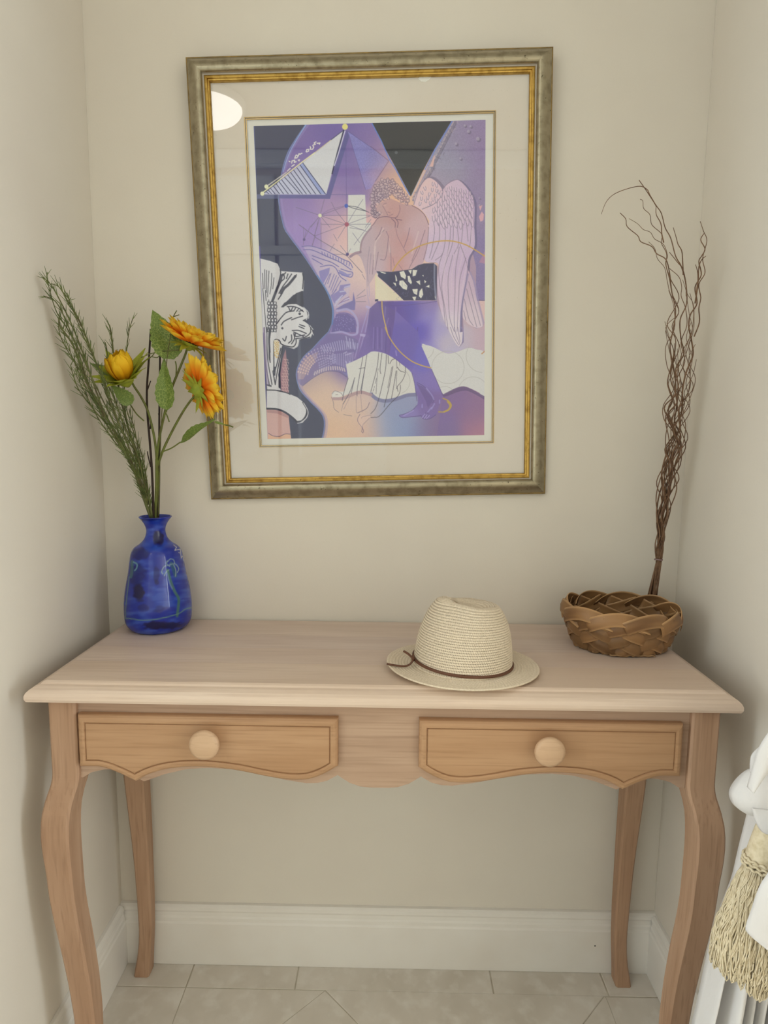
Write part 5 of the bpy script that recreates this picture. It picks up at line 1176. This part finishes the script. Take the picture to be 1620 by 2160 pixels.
cpart('upper_fold', grid(16, 40, ribbon([(1640, 1520), (1616, 1552), (1600, 1580), (1590, 1612), (1577, 1660)], [(1700, 1540), (1664, 1572), (1640, 1596), (1618, 1626), (1583, 1667)], -.592, .008)))
cpart('front_fold', grid(30, 50, ribbon([(1652, 1725), (1638, 1795), (1622, 1838), (1606, 1862), (1594, 1890), (1585, 1918), (1577, 1940), (1573, 1957), (1579, 1968)], [(1720, 1725), (1722, 1790), (1724, 1840), (1724, 1880), (1722, 1915), (1720, 1950), (1716, 1985), (1712, 2020), (1706, 2054)], -.618, .014)))
cpart('back_fold', grid(16, 30, ribbon([(1640, 1545), (1606, 1572), (1587, 1590), (1583, 1606), (1583, 1628)], [(1690, 1560), (1650, 1590), (1630, 1610), (1616, 1630), (1606, 1640)], -.578, .006)))
cpart('hanging_fold', grid(40, 30, puff([(1586, 1704), (1589, 1714), (1593, 1728), (1599, 1741), (1606, 1751), (1614, 1756), (1630, 1758)], -.572, .010)))

ROPE = mat('cream_cotton_cord', (216, 202, 174), .9, spec=.1, noise=((198, 182, 150), 160, 2, .4, .7))
tassel = thing('curtain_tassel', 'cream cotton tassel hanging from the tieback of the white curtain', 'tassel', tuple(at(1600, 1810, -.565)))
def ts(name, vf, par=None, kind=None):
    o = obj(name, vf, ROPE, tassel, True, kind=kind); o.matrix_parent_inverse = Matrix.Translation(-Vector(tassel.location)); return o
ax0, ax1 = at(1622, 1730, -.562), at(1560, 2030, -.570)
axd = (ax1-ax0).normalized(); sdv = Vector((1, 0, 0)); sdv = (sdv-axd*sdv.dot(axd)).normalized(); ndv = axd.cross(sdv).normalized()
AL = (ax1-ax0).length
hd = []
for i in range(16):
    q = i/15; hd.append(.0105+.0075*q**.8)
V, F = [], []
for i in range(16):
    c = ax0+axd*(AL*.30*i/15)
    for k in range(48): a = 2*math.pi*k/48; r = hd[i]*(1+.03*math.sin(a*24)); V.append(c+sdv*r*math.cos(a)+ndv*r*math.sin(a))
for i in range(15):
    for k in range(48): F.append((i*48+k, i*48+(k+1) % 48, i*48+48+(k+1) % 48, i*48+48+k))
ts('tassel_head', (V, F))
for i in range(3):
    c = ax0+axd*(AL*(.270+.025*i)); P_ = []
    for k in range(193): a = 2*math.pi*k/192; r = .0186+.0006*math.sin(a*14+i*2); P_.append(c+sdv*r*math.cos(a)+ndv*r*math.sin(a)+axd*(.0009*math.cos(a*14+i*2)))
    ts('braid_ring', tube(P_, .0017, 6))
rt = random.Random(8); V, F = [], []
for i in range(900):
    a = rt.uniform(0, 6.28); r0 = .0165*rt.uniform(.8, 1); ln = AL*rt.uniform(.62, .80)*(1.0+.10*math.cos(a)); spd = rt.uniform(.026, .037)
    pts = []
    for j in range(8):
        q = j/7; r = r0+(spd-r0)*min(1, q*1.35)**.8; wv = .0016*math.sin(q*(11+i % 7)+i)
        aa = a+.08*math.sin(q*5+i)
        pts.append(ax0+axd*(AL*.31+ln*q*(1-.0*q))+sdv*(r*math.cos(aa)+wv)+ndv*(r*.62*math.sin(aa)+wv))
    # the loop at the end of each strand
    e = pts[-1]; pts += [e+axd*.004+sdv*.0022, e+axd*.0015+sdv*.0045, e-axd*.006+sdv*.004]
    v, f = tube(pts, .00085, 4); m_ = len(V); V += v; F += [tuple(x+m_ for x in q) for q in f]
ts('tassel_skirt', (V, F), kind='stuff')
